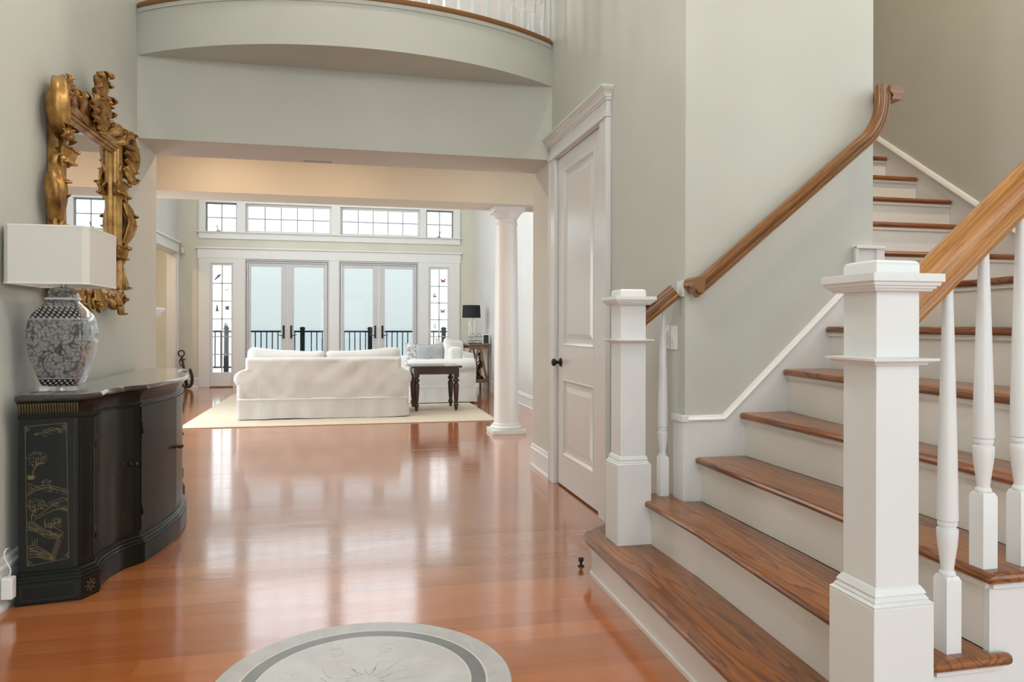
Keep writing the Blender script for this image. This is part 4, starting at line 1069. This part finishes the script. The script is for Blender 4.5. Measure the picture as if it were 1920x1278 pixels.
    m = scroll(s*.20, 1.335, .040, 1.5, PI/2, s, .055, tail=[(s*.36, 1.375, .05, .012), (s*.28, 1.385, .052, .014), (s*.23, 1.378, .055, .015)]); leaf(m, s*.14, 1.35, math.radians(-90+s*70), .17, .028, .05, .035, -s*.4); carve('base_scroll', m)
m = GM()
for k in range(-2, 3): leaf(m, k*.006, 1.385, math.radians(-90+k*16), .135-.012*abs(k), .020, .065, .03, 0, .8, 2)
carve('base_shell', m)
# ================================================================ LIVING ROOM
from mathutils import noise as mn
def softbox(x0, x1, y0, y1, z0, z1, r=.05, n=10, puff=(0, 0, 0), nz=0., ns=3., seed=0., fn=None):
    """rounded box as a dense cube grid"""
    m = MB(); idx = {}; hx, hy, hz = (x1-x0)/2, (y1-y0)/2, (z1-z0)/2; c = Vector(((x0+x1)/2, (y0+y1)/2, (z0+z1)/2)); vs = []; fs = []
    def dist(k): # denser near the edges
        t = k/n; return -math.cos(PI*t)*.35+(2*t-1)*.65
    def vid(i, j, k):
        if (i, j, k) in idx: return idx[i, j, k]
        u, v, w = dist(i), dist(j), dist(k); p = Vector((u*hx, v*hy, w*hz))
        q = Vector((max(-hx+r, min(hx-r, p.x)), max(-hy+r, min(hy-r, p.y)), max(-hz+r, min(hz-r, p.z))))
        d = p-q
        if d.length > 1e-6: d = d.normalized()*r
        p = q+d
        fu, fv, fw = 1-u*u, 1-v*v, 1-w*w
        p += Vector((math.copysign(puff[0]*fv*fw, u) if abs(u) > .99 else 0, math.copysign(puff[1]*fu*fw, v) if abs(v) > .99 else 0, math.copysign(puff[2]*fu*fv, w) if abs(w) > .99 else 0))
        if nz: p += Vector((mn.noise(p*ns+Vector((seed, 0, 0))), mn.noise(p*ns+Vector((0, seed, 5))), mn.noise(p*ns+Vector((3, 0, seed)))))*nz
        p += c
        if fn: p = fn(p)
        idx[i, j, k] = len(vs); vs.append(tuple(p)); return idx[i, j, k]
    for a in range(n):
        for b in range(n):
            for e in (0, n):
                fs.append((vid(e, a, b), vid(e, a+1, b), vid(e, a+1, b+1), vid(e, a, b+1)))
                fs.append((vid(a, e, b), vid(a+1, e, b), vid(a+1, e, b+1), vid(a, e, b+1)))
                fs.append((vid(a, b, e), vid(a+1, b, e), vid(a+1, b+1, e), vid(a, b+1, e)))
    return m.add(vs, fs)
def pillow_mesh(w, h, d, n=16, seed=0., nz=.008):
    m = MB(); vs = []; fs = []
    for s in (-1, 1):
        for i in range(n+1):
            for j in range(n+1):
                u, v = 2*i/n-1, 2*j/n-1
                pin = 1-.10*(1-abs(u))**.7*abs(v)**3-.0; pin2 = 1-.10*(1-abs(v))**.7*abs(u)**3
                y = s*d/2*(max(0, (1-u**4))*max(0, (1-v**4)))**.55
                p = Vector((u*w/2*pin2, y, v*h/2*pin)); p += Vector((0, mn.noise(p*9+Vector((seed, 0, 0)))*nz*2, mn.noise(p*5+Vector((seed, 3, 0)))*nz)); vs.append(tuple(p))
    k = n+1; N = k*k
    for s in (0, 1):
        for i in range(n):
            for j in range(n): a = s*N+i*k+j; fs.append((a, a+1, a+k+1, a+k))
    rim = [(i*k) for i in range(k)]+[(n*k+j) for j in range(1, k)]+[(i*k+n) for i in range(n-1, -1, -1)]+[j for j in range(n-1, 0, -1)]
    for q in range(len(rim)): a, b = rim[q], rim[(q+1) % len(rim)]; fs.append((a, b, b+N, a+N))
    return m.add(vs, fs)

def sofa(loc, rz, W, D, backH, armH, cushH, label, cat, mat, seed=0, name='sofa', nc=2, group=None):
    """local: back plane y=0 (outside), front +y, x from 0..W (outer arm rolls)"""
    e = empty(name, loc, rz); tag(e, label, cat, group); rr = .105
    # slipcover body: base + back
    wr = lambda p: Vector((p.x, p.y-.012*max(0, 1-p.z/.3), p.z))
    zc, r0 = armH-rr, rr
    def left(z):
        if z < zc-r0*.98: base = lerp(.046, .040, z/(zc-r0)); return base
        if z < zc+r0*.985:
            q = .108-math.sqrt(max(0, r0*r0-(z-zc)**2)); t = min(1, (z-(zc-r0))/(.09)); return lerp(.040, q, t*t*(3-2*t))
        t = min(1, (z-zc-r0*.985)/.012); return lerp(.088, .138, t)
    m = MB(); NU, zs = 64, [lerp(.235, zc-r0, i/12) for i in range(12)]+[zc+r0*math.sin(lerp(-PI/2, PI/2, i/22)) for i in range(23)]+[armH+.004+i*.006 for i in range(3)]+[lerp(armH+.02, backH, i/10) for i in range(1, 11)]
    NV = len(zs)
    for sd in (0, 1):
        for z in zs:
            xl_, xr_ = left(z), W-left(z)
            for i in range(NU+1):
                u = i/NU; u = .5-.5*math.cos(PI*u)*(.5)-.5*math.cos(PI*u)*0-.0+(u-.5)*.5; x = lerp(xl_, xr_, u)
                ed = min(x-xl_, xr_-x); tz = max(0, backH-z)
                y = .028*max(0, 1-ed/.035)**2+.030*max(0, 1-tz/.04)**2
                fold = mn.noise(Vector((x*2.4+z*1.8, z*1.3-x*.6, seed)))*.020+mn.noise(Vector(((x+z)*7, (z-x*.4)*2.4, seed+4)))*.015+mn.noise(Vector(((x-z)*5, (z+x*.6)*2.0, seed+9)))*.015
                y = y+.012+fold*min(1, ed/.12)*min(1, tz/.08+.2)
                if sd: y = .20-.02*max(0, 1-tz/.04)
                m.v.append((x, y+.07*max(0, z-.45), z))
    for q in range(NV-1):
        for i in range(NU):
            a = q*(NU+1)+i; m.f.append((a, a+1, a+NU+2, a+NU+1)); b = a+NV*(NU+1); m.f.append((b, b+NU+1, b+NU+2, b+1))
        for i in (0, NU): a = q*(NU+1)+i; b = a+NV*(NU+1); m.f.append((a, b, b+NU+1, a+NU+1))
    for i in range(NU):
        for q in (0, NV-1): a = q*(NU+1)+i; b = a+NV*(NU+1); m.f.append((a, b, b+1, a+1))
    m.build('back_panel', mat, e, auto=70)
    m = softbox(.10, W-.10, .03, D-.03, .004, .33, .03, 12); m.build('seat_base', mat, e, smooth=True)
    # skirt with soft pleats
    m = MB(); path = []; nS = 60
    xa, xb = .045, W-.045
    def P(t):
        per = [(xa, 0), (xb, 0), (xb, D), (xa, D)]; L = [xb-xa, D, xb-xa, D]; s = t*sum(L)
        for q in range(4):
            if s <= L[q] or q == 3: a = Vector(per[q]); b = Vector(per[(q+1) % 4]); d = (b-a).normalized(); return a+d*min(s, L[q]), Vector((d.y, -d.x))
            s -= L[q]
    K = 160; rings = []
    for z, o_ in ((.008, .012), (.05, .011), (.13, .006), (.215, .0), (.236, .002), (.242, .004), (.248, .000), (.262, -.014)):
        R = []
        for i in range(K):
            p, n = P(i/K); wv = (mn.noise(Vector((p.x*2.2+seed, p.y*2.2, .3)))*.030+.006*math.sin(i*.9))*max(0, (.25-z)/.22)
            q = p+n*(o_+wv); R.append((q.x, q.y, z+.010*mn.noise(Vector((p.x*1.5, p.y*1.5, seed)))*(z < .1)))
        rings.append(R)
    m.loft(rings, cap=False); m.build('skirt', mat, e, smooth=True)
    for s in (0, 1):
        m = MB(); rings = []; n = 26
        for k in range(11):
            y = .05+(D-.05)*k/10-.0; ring = []
            # arm section: straight inner side, rolled outer top
            c = Vector((.115, armH-rr)); r2 = rr+.004*math.sin(k*1.9+seed)
            sec = [(.048, .24), (.046, .33), (.042, armH-2*rr-.01)]
            sec += [(c.x-r2*math.cos(a), c.y+r2*math.sin(a)) for a in [math.radians(-50+i*(230/14)) for i in range(15)]]
            sec += [(.225, armH-2*rr), (.225, .26)]
            sh = .0 if 0 < k < 10 else .012
            for (x, z) in sec:
                x += .006*mn.noise(Vector((x*4, y*4, z*5+seed))); x2 = lerp(x, .14, sh*4); z2 = lerp(z, .45, sh*2)
                ring.append(((x2 if s == 0 else W-x2), y, z2))
            rings.append(ring)
        m.loft(rings); m.build('arm', mat, e, auto=50)
    cw = (W-.26)/nc
    for k in range(nc):
        x0 = .13+cw*k
        def slump(p, x0=x0, k=k):
            u = (p.x-x0)/cw; t = max(0, (p.z-backH+.1)/.2)
            hump = (.055*(1-u) if k == 0 else .060*u)*1.0-.040*math.sin(PI*u)+.004
            return Vector((p.x, p.y, p.z+hump*t+.012*mn.noise(Vector((p.x*6, p.y*6, seed+k)))*t))
        softbox(x0+.004, x0+cw-.004, .20, .42, .42, cushH, .07, 14, (0, .03, .01), .010, 4., seed+k, fn=slump).build('back_cushion', mat, e, smooth=True)
        softbox(x0+.004, x0+cw-.004, .26, D+.02, .30, .47, .05, 12, (0, .01, .015), .006, 3., seed+5+k).build('seat_cushion', mat, e, smooth=True)
    return e
s1 = sofa((-1.345, 9.445, .012), 0, 2.165, .93, .755, .60, .835, 'white slipcovered sofa seen from behind in the middle of the rug', 'sofa', M['slip'], 1.3)
s2 = sofa((1.930, 10.93, .012), PI/2, 1.75, 1.03, .74, .655, .80, 'white slipcovered loveseat turned sideways beside the dark end table', 'sofa', M['slip2'], 4.1, 'loveseat')
m = MB()
m.box(-1.85, 1.82, 8.88, 13.2, 0, .010); o = m.build('area_rug', M['rug'], bevel=.003); tag(o, 'large beige woven area rug under the white sofas', 'rug')
def pillow(name, loc, rot, w, h, d, mat, label, seed, extra=None):
    m = pillow_mesh(w, h, d, seed=seed); o = m.build(name, mat, smooth=True); o.location = loc; o.rotation_euler = rot; tag(o, label, 'pillow')
    m = MB(); q = [(-w/2*.97, 0, -h/2*.97), (w/2*.97, 0, -h/2*.97), (w/2*.97, 0, h/2*.97), (-w/2*.97, 0, h/2*.97), (-w/2*.97, 0, -h/2*.97)]
    return o
def printed():
    t = NT('script_print_cotton'); v = t.coord(scale=(9, 9, 16)); n = t.noise(v, 1.2, 3, .5, 2.2); r = t.ramp(n, [(.44, (.74,)*3), (.47, (.04,)*3), (.50, (.04,)*3), (.53, (.74,)*3)]); t.l(r[0], r[1], t.b, 'Base Color'); t.set(Roughness=.9); return t.m
# loveseat pillows (its seat top is at z .49, its back along x = 1.5..1.8)
p1_ = pillow('throw_pillow', (1.24, 11.22, .700), (math.radians(-10), 0, math.radians(-4)), .46, .40, .13, M['greyfab'], 'grey linen pillow with a small button, leaning in front on the loveseat', 2.)
m = MB(); m.lathe([(.001, -.012), (.011, -.010), (.011, -.003), (.001, -.001)], (.02, -.050, -.02), 12, 'y'); m.build('button', M['black'], p1_, smooth=True)
pillow('throw_pillow', (1.62, 11.33, .735), (math.radians(-6), math.radians(8), math.radians(52)), .50, .47, .20, M['slip2'], 'plump white pillow against the loveseat back, right of the grey one', 5.)
pillow('throw_pillow', (1.50, 12.05, .735), (math.radians(-8), math.radians(24), math.radians(50)), .38, .38, .13, M['slip2'], 'white pillow farther back, its top corner rising behind the plump white pillow', 8.)
pillow('throw_pillow', (1.10, 11.62, .69), (math.radians(-14), math.radians(6), math.radians(10)), .42, .38, .13, printed(), 'white pillow with black script print peeking out left of the grey pillow', 11.)

# dark end table with turned legs
et = empty('end_table', (1.195, 10.265, .012)); tag(et, 'dark mahogany end table with four turned legs between sofa and loveseat', 'table')
m = MB(); m.box(-.345, .345, -.335, .335, .585, .610); m.build('tabletop', M['darkwood'], et, bevel=.004)
m = MB()
for a, b, c, d in ((-.30, .30, -.30, -.28), (-.30, .30, .28, .30), (-.30, -.28, -.30, .30), (.28, .30, -.30, .30)): m.box(a, b, c, d, .495, .586)
m.build('apron', M['darkwood'], et)
lm = MB(); lm.box(-.036, .036, -.036, .036, .455, .586)
lm.lathe([(0.0010, 0), (0.0171, 0), (0.0207, .02), (0.0244, .05), (0.0317, .062), (0.0366, .075), (0.0329, .09), (0.0244, .10), (0.0232, .11), (0.0268, .13), (0.0317, .18), (0.0378, .27), (0.0403, .34), (0.0378, .365), (0.0244, .375), (0.0232, .383), (0.0366, .392), (0.0439, .408), (0.0439, .418), (0.0354, .432), (0.0256, .44), (0.0256, .448), (0.0366, .457), (0.0010, .458)], (0, 0, 0), 20)
lg = None
for sx in (-1, 1):
    for sy in (-1, 1):
        if lg is None: lg = lm.build('leg', M['darkwood'], et, auto=35); q = lg
        else: q = lg.copy(); COL.objects.link(q); q.parent = et
        q.location = (sx*.27, sy*.27, 0)

# corner table with braced ends
ct = empty('corner_table', (2.315, 13.35, 0)); tag(ct, 'weathered wood accent table with angled braces in the far right corner', 'table')
hw, hl = .175, .42
m = MB(); m.box(-hw-.015, hw+.015, -hl-.02, hl+.02, .815, .845); m.build('tabletop', M['driftwood'], ct, bevel=.004)
for sx in (-1, 1):
    for sy in (-1, 1): MB().box(sx*hw-.03 if sx > 0 else -hw-.005, hw+.005 if sx > 0 else -hw+.03, sy*hl-.03 if sy > 0 else -hl, hl if sy > 0 else -hl+.03, 0, .815).build('leg', M['driftwood'], ct, bevel=.003)
for sy in (-1, 1):
    y = sy*(hl-.015)
    
    for za, zb_ in ((.745, .815), (.15, .215)): MB().box(-hw+.03, hw-.03, y-.012, y+.012, za, zb_).build('end_rail', M['driftwood'], ct, bevel=.002)
    for s in (-1, 1):
        m = MB(); a, b = Vector((s*.025, .745)), Vector((s*(hw-.045), .215)); w = .020
        m.prism([(a.x-w, a.y), (a.x+w, a.y), (b.x+w, b.y), (b.x-w, b.y)], y-.010, y+.010, 'y'); m.build('end_brace', M['driftwood'], ct, bevel=.002)
m = MB(); m.box(-hw+.03, hw-.03, -hl+.03, hl-.03, .195, .215); m.build('shelf', M['driftwood'], ct)
# black shaded lamp
l2 = empty('table_lamp', (2.215, 13.22, .845)); tag(l2, 'clear column lamp with a black drum shade in the far corner', 'lamp')
m = MB(); m.box(-.075, .075, -.05, .05, 0, .025); m.build('lamp_base', M['steel'], l2, bevel=.003)
for x in (-.045, .045):
    m = MB(); m.lathe([(.001, .025), (.018, .025), (.018, .42), (.001, .42)], (x, 0, 0), 16); m.build('glass_column', M['acrylic'], l2, auto=30)
m = MB(); m.lathe([(.001, .025), (.007, .026), (.007, .70), (.001, .70)], (0, 0, 0), 10); m.build('lamp_stem', M['steel'], l2, auto=30)
m = MB(); m.lathe([(.165, .465), (.155, .695), (.152, .695), (.162, .465), (.165, .465)], (0, 0, 0), 40); 
m = MB(); rg = [[(r*math.cos(2*PI*i/40), r*math.sin(2*PI*i/40), z) for i in range(40)] for r, z in ((.168, .467), (.158, .695), (.154, .695), (.164, .467), (.168, .467))]; m.loft(rg, cap=False)
m.build('lamp_shade', plain('black_shade', (.012, .012, .014), .8), l2, auto=40)
# wire basket
wb = empty('wire_basket', (2.245, 12.985, .845)); tag(wb, 'black wire basket with loop handles on the corner table', 'basket')
m = MB(); r_ = .0035
for z, k in ((.006, .92), (.055, .97), (.125, 1.0)):
    q = [(-.125*k, -.04*k, z), (.125*k, -.04*k, z), (.125*k, .06*k, z), (-.125*k, .06*k, z), (-.125*k, -.04*k, z)]; m.tube(q, r_, 6)
for i in range(7): x = -.12+.04*i; m.tube([(x, -.04, .125), (x*.92, -.037, .006), (x*.92, .055, .006), (x, .06, .125)], .0022, 5)
m.build('wire_frame', M['bronze'], wb, smooth=True)
for s in (-1, 1):
    m = MB(); m.tube([(s*.06+.045*math.cos(a), -.04, .125+.055*math.sin(a)) for a in [PI*i/10 for i in range(11)]], r_, 6); m.build('loop_handle', M['bronze'], wb, smooth=True)
sp = empty('speaker', (2.440, 12.990, .845)); tag(sp, 'small white speaker with a dark grille at the right end of the corner table', 'speaker')
m = MB(); m.box(-.058, .058, -.05, .07, 0, .165); m.build('cabinet', M['plastic'], sp, bevel=.008)
m = MB(); m.box(-.052, .040, -.056, -.049, .008, .157); m.build('grille', plain('dark_grille', (.03, .035, .04), .8), sp, bevel=.003)
# black figure sculpture on the lower shelf
m = MB(); m.lathe([(.001, 0), (.085, 0), (.08, .04), (.05, .06), (.03, .065)], (0, 0, 0), 20)
m.tube(smooth_path([(0, 0, .05), (-.02, 0, .13), (.005, 0, .21), (.03, 0, .29), (.012, 0, .36), (.0, 0, .40)], 5), [.030, .032, .034, .036, .034, .030, .026, .024, .026, .030, .034, .036, .036, .034, .030, .026, .022, .018, .016, .014, .012, .012, .012, .012, .012, .012], 10)
m.lathe([(.001, -.035), (.020, -.025), (.026, 0), (.020, .025), (.001, .034)], (0, 0, .44), 14)
m.tube(smooth_path([(.02, 0, .33), (-.05, -.01, .27), (-.06, -.02, .17)], 5), .010, 8); m.tube(smooth_path([(.0, 0, .33), (.065, -.01, .28), (.05, -.02, .20)], 5), .010, 8)
m.tube(smooth_path([(-.01, 0, .12), (-.07, 0, .10), (-.09, 0, .03)], 5), .014, 8)
o = m.build('figurine', M['bronze'], smooth=True); o.location = (2.32, 13.03, .215); tag(o, 'black abstract figure sculpture on the low shelf of the corner table', 'sculpture')

# anchor ornament in the left corner
an = empty('anchor', (-2.84, 14.42, 0)); tag(an, 'bronze ship anchor ornament leaning in the far left corner', 'anchor')
AM = plain('anchor_bronze', (.055, .04, .028), .5, Metallic=.4); T = Matrix.Rotation(math.radians(-9), 4, 'Y')
def A(mb, n): mb.xform(T @ Matrix.Translation(Vector((0, 0, 0.012)))); return mb.build(n, AM, an, smooth=True)
A(MB().tube([(0, 0, .035), (0, 0, .30), (0, 0, .60)], [.032, .024, .017], 10), 'shank')
A(MB().tube([(.052*math.cos(a), 0, .645+.055*math.sin(a)) for a in [2*PI*i/18 for i in range(19)]], .013, 8), 'ring')
A(MB().tube([(-.02, -.16, .52), (0, 0, .53), (.02, .16, .52)], [.012, .017, .012], 8), 'stock')
for s in (-1, 1):
    m = MB(); m.tube(smooth_path([(0, 0, .03), (s*.075, 0, .05), (s*.115, 0, .18), (s*.10, 0, .35)] if s > 0 else [(0, 0, .03), (-.05, 0, .035), (-.08, 0, .10), (-.085, 0, .20)], 5), [.034]*4+[.03]*4+[.028]*4+[.026]*3+[.006], 8, 1.0)
    A(m, 'arm')
A(MB().tube(smooth_path([(0, -.02, .58), (-.045, -.04, .50), (-.02, -.05, .42), (.03, -.04, .38)], 5), .009, 6), 'rope')

# fireplace mantel on the left wall
fp = empty('fireplace', (XA, 11.6, 0)); tag(fp, 'white fireplace mantel on the living room left wall, seen past the hall corner', 'fireplace')
m = MB(); m.box(.005, .20, -.72, .58, 0, .05); m.box(.005, .17, -.68, -.44, .05, 1.24); m.box(.005, .17, .30, .54, .05, 1.24); m.box(.005, .16, -.44, .30, .95, 1.24); m.build('surround', M['white'], fp, bevel=.004)
m = MB()
for z, d in ((1.24, .19), (1.27, .21), (1.30, .235), (1.33, .265), (1.36, .285)): m.box(.005, d, -.68-(d-.17), .54+(d-.17), z, z+.031)
m.box(.005, .31, -.83, .685, 1.391, 1.43); m.build('mantel_shelf', M['white'], fp, bevel=.003)
MB().box(.005, .03, -.44, .30, .05, .95).build('firebox', M['black'], fp)
o = MB().box(-2.995, -2.935, 14.60, 14.698, 2.49, 2.60).build('motion_sensor', plain('cream_plastic', (.72, .66, .52), .5), bevel=.012); tag(o, 'small cream motion sensor high in the far left corner', 'motion sensor')

# sun catchers hung in the sidelights (flat stained glass ornaments)
SCM = {'dk': plain('suncatcher_grey', (.10, .11, .12), .3), 'rd': plain('suncatcher_red', (.42, .07, .03), .3), 'or': plain('suncatcher_orange', (.55, .25, .12), .3), 'gn': plain('suncatcher_green', (.25, .38, .12), .3), 'cl': plain('suncatcher_pale', (.35, .36, .36), .3)}
def disc(m, x, z, rx, rz, n=14, ang=0): 
    P = []
    for i in range(n): a = 2*PI*i/n; u, v = rx*math.cos(a), rz*math.sin(a); P.append((x+u*math.cos(ang)-v*math.sin(ang), z+u*math.sin(ang)+v*math.cos(ang)))
    m.prism(P, -.003, .003, 'y'); return m
def catcher(px, pz, kind, mat, label):
    m = MB()
    if kind == 'dolphin':
        m.prism([(-.055, -.045), (-.03, -.01), (.0, .025), (.035, .045), (.065, .035), (.04, .02), (.02, -.005), (.028, -.03), (.008, -.015), (-.02, -.04), (-.04, -.062), (-.075, -.068)], -.003, .003, 'y')
        m.prism([(-.005, .02), (-.02, .045), (.012, .03)], -.003, .003, 'y')
    elif kind == 'crab':
        disc(m, 0, 0, .040, .024); 
        for s in (-1, 1):
            disc(m, s*.035, .032, .014, .018, 10); m.prism([(s*.02, .01), (s*.04, .03), (s*.046, .026), (s*.028, .004)], -.003, .003, 'y')
            for k in range(3): m.prism([(s*.03, -.004-.007*k), (s*(.055-.006*k), -.012-.012*k), (s*(.053-.006*k), -.018-.012*k), (s*.028, -.012-.007*k)], -.003, .003, 'y')
    elif kind == 'boat':
        m.prism([(-.04, -.02), (.04, -.02), (.028, -.045), (-.028, -.045)], -.003, .003, 'y'); m.prism([(-.004, -.014), (-.004, .05), (-.034, -.014)], -.003, .003, 'y'); m.prism([(.004, -.014), (.004, .035), (.026, -.014)], -.003, .003, 'y')
    elif kind == 'turtle':
        disc(m, 0, 0, .028, .034, 14, .4); disc(m, .03, .035, .011, .012, 10)
        for a in (.9, 2.4, 3.9, 5.3): disc(m, .036*math.cos(a), .036*math.sin(a), .018, .008, 10, a)
    elif kind == 'gull':
        m.prism([(-.05, .0), (-.02, .018), (0, .004), (.02, .018), (.05, .0), (.02, .006), (0, -.016), (-.02, .006)], -.003, .003, 'y')
    elif kind == 'lighthouse':
        m.prism([(-.02, -.05), (.02, -.05), (.012, .03), (-.012, .03)], -.003, .003, 'y'); disc(m, 0, .042, .014, .012, 10); m.prism([(-.035, -.05), (.035, -.05), (.03, -.064), (-.03, -.064)], -.003, .003, 'y')
    else:
        for a in (0, 1.2, 2.5, 3.8, 5.0): disc(m, .022*math.cos(a), .03*math.sin(a), .018, .009, 10, a)
    o = m.build('suncatcher', mat); o.location = (px, YB+.002, pz); tag(o, label, 'suncatcher')
    q = MB(); q.tube([(0, 0, .03), (0, .004, .07)], .0015, 5); q.lathe([(.001, 0), (.008, 0), (.008, .008), (.001, .008)], (0, 0, .072), 8, 'y'); q.build('hanging_hook', SCM['cl'], o)
catcher(-2.36, 2.08, 'dolphin', SCM['dk'], 'grey dolphin suncatcher in the top of the left sidelight')
catcher(-2.205, 1.83, 'gull', SCM['dk'], 'small grey bird suncatcher in the second right pane of the left sidelight')
catcher(-2.375, 1.49, 'lighthouse', SCM['dk'], 'slim grey lighthouse suncatcher in the third left pane of the left sidelight')
catcher(-2.195, 1.49, 'turtle', SCM['dk'], 'grey turtle suncatcher in the third right pane of the left sidelight')
catcher(-2.215, 1.18, 'boat', SCM['dk'], 'grey boat suncatcher above the deck rail in the left sidelight')
catcher(1.885, 2.06, 'crab', SCM['rd'], 'red crab suncatcher in the top of the right sidelight')
catcher(1.72, 1.78, 'boat', SCM['dk'], 'grey sailboat suncatcher in the second left pane of the right sidelight')
catcher(1.88, 1.45, 'crab', SCM['or'], 'orange crab suncatcher in the third pane of the right sidelight')
catcher(1.725, 1.15, 'frog', SCM['gn'], 'green suncatcher low in the right sidelight')

# ================================================================ LIGHT
def area(name, loc, rot, sx, sy, power, col, cat='light'):
    L = bpy.data.lights.new(name, 'AREA'); L.shape = 'RECTANGLE'; L.size = sx; L.size_y = sy; L.energy = power; L.color = col
    o = bpy.data.objects.new(name, L); COL.objects.link(o); o.location = loc; o.rotation_euler = rot; return o
day = (.90, .955, 1.0); cool = (.93, .98, 1.0); warm = (1.0, .67, .42)
# daylight arriving through the openings of the front wall (behind the camera)
for w, p in zip(wins, LW):
    area('daylight_fill', ((w[0]+w[1])/2, fy0-.02, (w[2]+w[3])/2), (math.radians(90), 0, 0), w[1]-w[0], w[3]-w[2], p, day)
for w, p in zip(LWIN_ADDED, LL):  # fill lamps outside the added living room openings
    area('daylight_fill', (XA-.17, (w[0]+w[1])/2, (w[2]+w[3])/2), (math.radians(90), 0, math.radians(-90)), w[1]-w[0], w[3]-w[2], p, cool)
for w, p in zip(RWIN_ADDED, RL):  # fill lamps outside the added stair wall openings
    area('daylight_fill', (XS+.17, (w[0]+w[1])/2, (w[2]+w[3])/2), (math.radians(90), 0, math.radians(90)), w[1]-w[0], w[3]-w[2], p, cool)
area('daylight_fill', (XB+.17, 6.80, 1.375), (math.radians(90), 0, math.radians(90)), 1.3, 2.25, PL, cool)  # added lamp outside the unseen passage opening, brightens the left wall
# recessed ceiling lamps: inferred over the passage, added fill elsewhere
def downlight(x, y, z, p, lab, spot=True, col=warm, r=.055):
    e = empty('recessed_light', (x, y, z)); tag(e, lab, 'ceiling light', 'recessed ceiling lights')
    m = MB(); rg = [[(q*math.cos(2*PI*i/28), q*math.sin(2*PI*i/28), h) for i in range(28)] for q, h in ((.060, 0), (.085, 0), (.085, -.006), (.060, -.003), (.060, 0))]; m.loft(rg, cap=False); m.build('trim_ring', M['white'], e)
    m = MB(); m.lathe([(.001, -.001), (.056, -.001), (.056, -.0025), (.001, -.0025)], (0, 0, 0), 24)
    t = NT('lamp_glow'); em = t.n('ShaderNodeEmission'); em.inputs[0].default_value = (*col, 1); em.inputs[1].default_value = 6; t.l(em, 0, t.out, 0); m.build('lens', t.m, e)
    L = bpy.data.lights.new('recessed_lamp', 'AREA'); L.shape = 'DISK'; L.size = .11; L.energy = p; L.color = col
    o = bpy.data.objects.new('recessed_lamp', L); COL.objects.link(o); o.parent = e; o.location = (0, 0, -.012)
downlight(-4.0, 13.6, 3.0, 22, 'added unseen recessed light in the side room off the living room')  # added lamp that warms the wall seen through the side opening
for x, p in PASS: downlight(x, 6.75, 3.0, p, 'recessed ceiling light over the passage behind the header')
for x, y, p in HALL_FILL: downlight(x, y, ZC, p, 'added unseen recessed light high above the entrance hall', col=(1, .95, .88) if x < 2 else (1, .78, .55))  # added lamps even out the hall; the warm one tints the stairwell
for x, y, p in LIV_FILL: downlight(x, y, ZC, p, 'added unseen recessed light high above the living room', col=(1, .98, .95))  # added lamps brighten the living room and bounce under the beam
for x, y, p in UP_FILL: downlight(x, y, ZC, p, 'added unseen recessed light above the upper landing', col=(1, .9, .76))  # added lamp, fills the balcony from above

pd = empty('added_pendant', (.25, 2.2, 3.25)); tag(pd, 'added white globe lamp, unseen, hanging in the middle of the entrance hall', 'ceiling light')  # invented globe out of view, there to light the left wall
m = MB(); m.lathe([(.001, -.16), (.06, -.148), (.11, -.115), (.145, -.06), (.155, 0), (.145, .06), (.11, .115), (.05, .15)], (0, 0, 0), 28)
t = NT('globe_glow'); em = t.n('ShaderNodeEmission'); em.inputs[0].default_value = (1, .98, .95, 1); em.inputs[1].default_value = PEND_FILL; t.l(em, 0, t.out, 0); m.build('globe', t.m, pd, smooth=True)
m = MB(); m.lathe([(.001, .13), (.055, .132), (.05, .18), (.012, .20), (.006, .21), (.006, ZC-3.25-.03), (.06, ZC-3.25-.03), (.06, ZC-3.25), (.001, ZC-3.25)], (0, 0, 0), 20); m.build('stem_and_canopy', M['bronze'], pd, auto=40)
w = bpy.data.worlds.new('overcast_sky'); sc.world = w; w.use_nodes = True; nt = w.node_tree; nt.nodes.clear()
o_ = nt.nodes.new('ShaderNodeOutputWorld'); b_ = nt.nodes.new('ShaderNodeBackground'); tc = nt.nodes.new('ShaderNodeTexCoord'); sx_ = nt.nodes.new('ShaderNodeSeparateXYZ'); rp_ = nt.nodes.new('ShaderNodeValToRGB')
nt.links.new(tc.outputs[0], sx_.inputs[0]); nt.links.new(sx_.outputs[2], rp_.inputs[0])
e = rp_.color_ramp.elements; e[0].position = 0; e[0].color = SKY[0]; e[1].position = .5; e[1].color = SKY[2]
q = e.new(.07); q.color = SKY[1]; q = e.new(.2); q.color = SKY[3]
nt.links.new(rp_.outputs[0], b_.inputs[0]); b_.inputs[1].default_value = SKYS; nt.links.new(b_.outputs[0], o_.inputs[0])

# ================================================================ CAMERA
TH = .2212
cam = bpy.data.cameras.new('camera'); co = bpy.data.objects.new('camera', cam); COL.objects.link(co); sc.camera = co
cam.sensor_width = 36; cam.lens = 1379/1920*36; cam.shift_y = -29/1920; cam.clip_start = .05; cam.clip_end = 5000
co.matrix_world = Matrix.Translation((0, 0, 1.173)) @ Matrix.Rotation(-TH, 4, 'Z') @ Matrix.Rotation(PI/2, 4, 'X') @ Matrix.Rotation(.0025, 4, 'Z')
sc.view_settings.view_transform = 'Standard'; sc.view_settings.look = 'None'; sc.view_settings.gamma = 1; sc.view_settings.use_curve_mapping = False
sc.view_settings.exposure = EXPO
